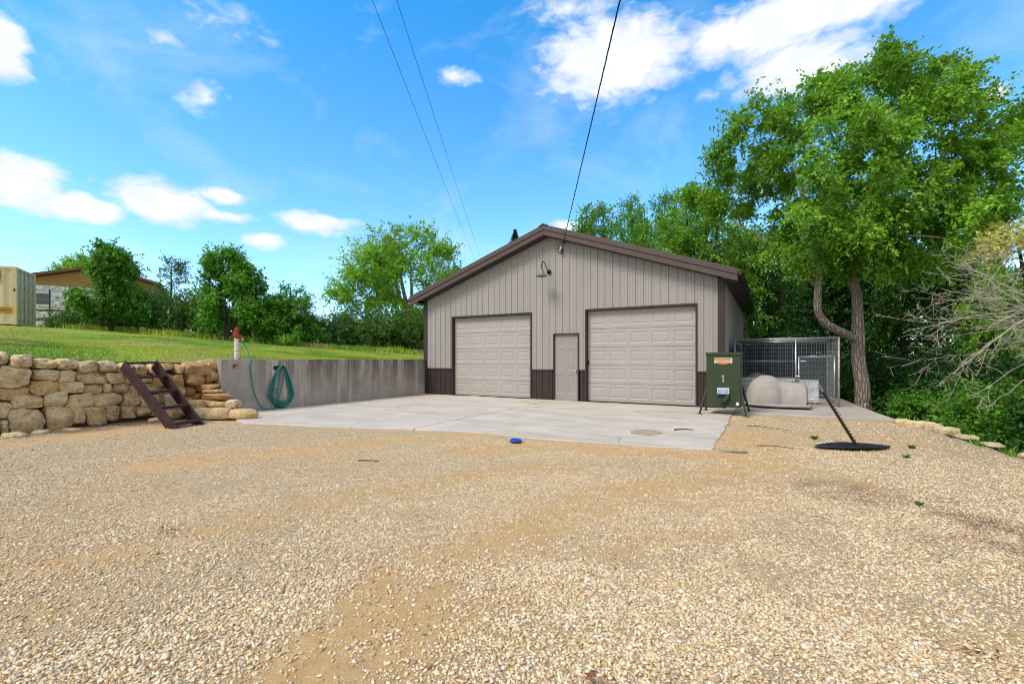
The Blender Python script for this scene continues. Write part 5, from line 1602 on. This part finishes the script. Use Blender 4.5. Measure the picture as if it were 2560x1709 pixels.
# --- bare brush reaching in from the right
def dead_brush():
    g = np.random.default_rng(19)
    b = at(2790, 6.8); b.z = float(wood_z(b.x, b.y))
    t = thing('dead_brush', 'leafless grey brown brush reaching in from the right border', 'brush', b)
    mb = MB()
    targets = [(2290, 748, 6.6), (2360, 690, 6.9), (2325, 760, 7.2), (2255, 830, 6.4), (2340, 845, 6.8), (2320, 895, 6.9), (2400, 910, 6.5), (2430, 990, 6.3), (2380, 935, 6.2), (2480, 1010, 6.5), (2440, 640, 7.2), (2400, 660, 7.4), (2450, 700, 7.0), (2480, 760, 7.1), (2500, 800, 6.6), (2410, 790, 7.3), (2380, 820, 6.7), (2520, 620, 7.2), (2470, 820, 6.3), (2530, 690, 6.8), (2350, 720, 7.5), (2300, 800, 7.0)]

    def twig(p, d, L_, r, depth):
        pts = [p]; n = 5
        for i in range(n):
            d = (d + Vector(g.normal(size=3)) * .13).normalized(); p = p + d * L_ / n; pts.append(p)
        mb.tube([q - b for q in pts], list(np.linspace(r, max(r * .45, .0022), n + 1)), 5, cap=False)
        if depth > 0:
            for k in range(int(g.integers(2, 5))):
                f = g.uniform(.2, .95); i = int(f * n); q = pts[i].lerp(pts[min(i + 1, n)], f * n - i)
                dd = (d + Vector(g.normal(size=3)) * .75).normalized(); twig(q, dd, L_ * g.uniform(.28, .55), r * .55, depth - 1)
    for k, (px, py, d) in enumerate(targets):
        end = at(px, d, py); s = at(2760 + g.uniform(-60, 90), 6.9 + g.uniform(-.6, .6), 830 + g.uniform(-110, 70))
        s = s.lerp(end, 0); mid = (s + end) / 2 + Vector((0, 0, .12 + .1 * g.normal())); q1 = b.lerp(s, .6)
        P = spline([b, q1, s, mid, end], 6)
        P = [p + Vector(g.normal(size=3)) * .012 for p in P]
        r = np.linspace(.013, .0028, len(P)); mb.tube([p - b for p in P], list(r), 6, cap=False)
        for j in range(7):
            i = int(g.integers(12, len(P) - 1)); d_ = (P[i + 1] - P[i]).normalized()
            dd = (d_ + Vector(g.normal(size=3)) * .55).normalized(); twig(P[i], dd, g.uniform(.25, .7), r[i] * .6, 2)
    mb.build('branches', MAT['twig'], t, True)


dead_brush()


# --- grass
def blades(name, label, XY, zf, h0, h1, dry, seed, lean=.35):
    g = np.random.default_rng(seed); n = len(XY)
    x, y = XY[:, 0], XY[:, 1]; z = zf(x, y)
    h = g.uniform(h0, h1, n) * (.6 + .9 * fbm(x * .9, y * .9, 61)); a = g.uniform(0, 6.283, n); w = h * .055 + .004
    lx, ly = g.normal(0, lean, n) * h, g.normal(0, lean, n) * h
    b0 = np.stack([x - np.cos(a) * w, y - np.sin(a) * w, z - .01], -1); b1 = np.stack([x + np.cos(a) * w, y + np.sin(a) * w, z - .01], -1); tp = np.stack([x + lx, y + ly, z + h], -1)
    V = np.stack([b0, b1, tp], 1).reshape(-1, 3)
    ti = np.clip((fbm(x * .3, y * .55, 71) - .5) * 3.4 + .5 + g.normal(0, .18, n), 0, 1)
    dr = np.clip(smooth(.55, .72, fbm(x * .9 + 5, y * .9, 77)) * dry + (g.random(n) < .06) * .5, 0, 1)
    me = np_mesh(name, V, np.arange(n * 3).reshape(-1, 3), {'tint': np.repeat(ti, 3), 'dry': np.repeat(dr, 3)})
    o = link_mesh(name, me, MAT['blade']); tag(o, label, 'grass', None, 'stuff'); return o


def scatter(x0, x1, y0, y1, n, seed):
    g = np.random.default_rng(seed); return np.stack([g.uniform(x0, x1, n), g.uniform(y0, y1, n)], -1)


A_ = scatter(-16, -11.5, 1, 16, 85000, 1); A_ = A_[(A_[:, 1] > WY0 - .1) | (A_[:, 0] < -12.02)]
B_ = scatter(-24, -16, -2, 24, 90000, 2); C_ = scatter(-44, -24, -2, 26, 90000, 3)
blades('grass', 'short bright green lawn grass above the walls', np.concatenate([A_, B_, C_]), lawn_z, .025, .06, .8, 4)
pts = []
for i in range(len(HB) - 1):
    c0 = at(HB[i][0], HB[i][3] - 1.6); c1 = at(HB[i + 1][0], HB[i + 1][3] - 1.6); g = np.random.default_rng(i)
    k = 700; f = g.random(k); pts.append(np.stack([c0.x + (c1.x - c0.x) * f + g.normal(0, .35, k), c0.y + (c1.y - c0.y) * f + g.normal(0, .35, k)], -1))
blades('tall_grass', 'unmown tall grass along the foot of the hedge', np.concatenate(pts), lawn_z, .15, .4, .9, 6, .25)
g = np.random.default_rng(8); yy = 12.5 - 8 * g.random(2600) ** .7; XY = np.stack([edge_x(yy) + .16 + .9 * g.random(2600), yy], -1)
blades('edge_grass', 'grass fringe beyond the boulders on the right edge', XY, wood_z, .14, .30, .3, 9)


def weed(x, y, s, lab):
    g = np.random.default_rng(int(abs(x * 100 + y * 10))); n = 26
    a = g.uniform(0, 6.28, n); A = np.stack([np.cos(a), np.sin(a), g.uniform(.2, 1.3, n)], -1); C = A / np.linalg.norm(A, axis=1, keepdims=True) * s * .5 * g.uniform(.5, 1, (n, 1))
    V, Fc, ti = leaf_arrays(C, A, g.normal(size=(n, 3)) + np.array([0, 0, 1.2]), np.full(n, s * .75), np.full(n, s * .26), g.random(n))
    o = link_mesh('weed', np_mesh('weed', V, Fc, {'tint': ti}), MAT['weed']); o.location = (x, y, -.01); tag(o, lab, 'weed', 'weeds in the gravel')


weed(.60, 9.0, .11, 'bright green weed left of the leaning post')
weed(1.78, 8.75, .10, 'low weed just right of the black plate tip')
weed(1.55, 7.9, .08, 'low weed in front of the right end of the black plate')
weed(1.15, 5.4, .06, 'tiny weed alone in the gravel below the black plate')
weed(1.60, 2.55, .05, 'single green sprout in the coarse gravel at lower right')
weed(.55, 2.25, .04, 'small yellow green sprout in the lower gravel')

# ------------------------------------------------------------------ shipping container
ca, cb = Vector((-29.3, 6.97, 0)), Vector((-31.35, 8.1, 0))
dx = (cb - ca).normalized(); dl = Vector((dx.y, -dx.x, 0)); dl = dl if dl.y < 0 else -dl
zb = float(lawn_z(ca.x, ca.y)) + .05
ct = thing('shipping_container', 'tan corrugated steel shipping container on the lawn at the left border', 'container', (ca.x, ca.y, zb), math.atan2(dx.y, dx.x))
# local frame: x along the door end, -y or +y along the length
sg = 1 if (Matrix.Rotation(-math.atan2(dx.y, dx.x), 3, 'Z') @ dl).y > 0 else -1
CW, CL, CH = 2.40, 6.06, 2.59
mb = MB(); xs_ = np.arange(.12, CL - .12, .07); pr = []
for i, q in enumerate(xs_): pr.append((q, [0, .0, .036, .036][i % 4]))
for (q0, d0), (q1, d1) in zip(pr[:-1], pr[1:]):
    mb.quad((.02 + d0, sg * q0, .15), (.02 + d1, sg * q1, .15), (.02 + d1, sg * q1, CH - .12), (.02 + d0, sg * q0, CH - .12))
    mb.quad((CW - .02 - d0, sg * q0, .15), (CW - .02 - d1, sg * q1, .15), (CW - .02 - d1, sg * q1, CH - .12), (CW - .02 - d0, sg * q0, CH - .12))
mb.b2(.06, CW - .06, min(0, sg * CL) + .06, max(0, sg * CL) - .06, .14, CH - .03)
mb.build('side_panel', MAT['tan'], ct)
mb = MB()
for x in (0, CW - .14):
    for y in (0, CL - .14):
        ya, yb_ = sorted((sg * y, sg * (y + .14))); mb.b2(x, x + .14, ya, yb_, 0, CH)
for z in (0.02, CH - .13):
    ya, yb_ = sorted((sg * .142, sg * (CL - .142)))
    mb.b2(.004, .11, ya, yb_, z, z + .12); mb.b2(CW - .11, CW - .004, ya, yb_, z, z + .12)
    ya, yb_ = sorted((sg * .004, sg * .10)); mb.b2(.142, CW - .142, ya, yb_, z, z + .12)
mb.build('frame', MAT['tan'], ct, bevel=.01)
for k in range(2):
    x0_ = .145 + k * 1.06; mb = MB(); ya, yb_ = sorted((sg * .03, sg * .06)); mb.b2(x0_, x0_ + 1.045, ya, yb_, .15, CH - .14)
    for q in range(5):
        ya, yb_ = sorted((sg * .01, sg * .03)); z = .25 + q * .46; mb.b2(x0_ + .08, x0_ + .97, ya, yb_, z, z + .28)
    dr_ = mb.build('door', MAT['tan'], ct)
    for x in (x0_ + .25, x0_ + .80):
        mb = MB(); mb.tube([(x, -sg * .02, .1), (x, -sg * .02, CH - .06)], .02, 8)
        for z in (.2, .8, 1.7, CH - .2): mb.box((x, -sg * .008, z), (.12, .03, .05))
        mb.build('lock_rod', MAT['greymetal'], dr_)
mb = MB(); mb.box((-.008, sg * .42, .95 - .3), (.006, .62, .26)); mb.box((-.008, sg * .55, 1.9), (.006, .16, .14)); mb.build('warning_decal', MAT['orangelabel'], ct)
mb = MB()
for i in range(3): mb.box((-.012, sg * .42, .58 + i * .07), (.004, .5, .022))
for i in range(4): mb.box((-.0, sg * .52, 2.05 + i * .09), (.012, .07, .05))
mb.box((-.005, sg * .07, 1.55), (.02, .05, .12)); mb.build('marking', MAT['black'], ct)

# ------------------------------------------------------------------ white stone house
def cd(px, d): return at(px, d)
ha = at(70, 31.8); hb_dir = Vector((.45, .89, 0)).normalized(); hback = Vector((-.89, .45, 0)).normalized()
hz0 = float(lawn_z(ha.x, ha.y)) - .15
hs = thing('stone_house', 'low white stone house with brown board gable and brown roof', 'house', (ha.x, ha.y, hz0), math.atan2(hb_dir.y, hb_dir.x))
# local: x along gable front, +y backwards
HW_, HL = 7.4, 12.; wz = 6.5 - hz0; pk = 8.15 - hz0; ev = 7.15 - hz0
mb = MB(); mb.b2(.35, HW_ - .35, 0, HL, 0, wz); mb.build('wall', MAT['whitestone'], hs)
mb = MB(); mb.prism([(.3, wz + .001), (HW_ - .3, wz + .001), (HW_ - .3, ev - .2), (HW_ / 2, pk - .2), (.3, ev - .2)], -.04, .1)
for i in range(5): mb.b2(.3, HW_ - .3, -.055, -.041, wz + .02 + i * .3, wz + .03 + i * .3) if i < 3 else None
mb.build('gable', MAT['wood'], hs)
mb = MB()
for s in (0, 1):
    xa, xb_ = (0, HW_ / 2) if s == 0 else (HW_, HW_ / 2)
    P = [(xa, ev - .2), (xb_, pk - .17), (xb_, pk), (xa, ev - .02)]; mb.prism(P, -.45, HL + .4)
mb.build('roof', MAT['shingle'], hs)
mb = MB(); mb.b2(.42, 1.12, -.03, .04, wz - .78 - .62, wz - .62); wn = mb.build('window', MAT['black'], hs)
mb = MB(); mb.b2(.46, 1.07, -.036, -.031, wz - .72 - .60, wz - .68); mb.build('pane', MAT['glass'], wn)
mb = MB(); mb.b2(.40, 1.18, -.08, .02, wz - 1.50, wz - 1.405); mb.build('sill', MAT['white'], wn)

# rail fence by the house
fa = at(66, 27.5); fb_ = at(166, 26.2)
zf = float(lawn_z(fa.x, fa.y)); zg = float(lawn_z(fb_.x, fb_.y))
fn = thing('rail_fence', 'dark wooden rail fence with a thin steel post before the white house', 'fence', (fa.x, fa.y, zf))
d_ = fb_ - fa; d_.z = zg - zf
for h in (.42, .98):
    mb = MB(); o_ = Vector((0, 0, h)); mb.bar(o_ - d_ * .6, o_ + d_, .04, .12); mb.build('rail', MAT['woodrail'], fn)
mb = MB(); mb.bar(d_ + Vector((0, .06, -.1)), d_ + Vector((0, .06, 1.5)), .16); mb.build('post', MAT['woodrail'], fn)
p_ = d_ * .62
mb = MB(); mb.bar(p_ + Vector((.05, -.06, -.1)), p_ + Vector((.05, -.06, 2.2)), .055); mb.build('steel_post', MAT['black'], fn)
mb = MB()
for h in (1.35, 1.6, 1.9): mb.tube([Vector((0, -.05, h)) - d_ * .6, p_ + Vector((.04, -.07, h)), d_ + Vector((0, 0, h - .1))], .006, 5)
mb.build('wire', MAT['greymetal'], fn)
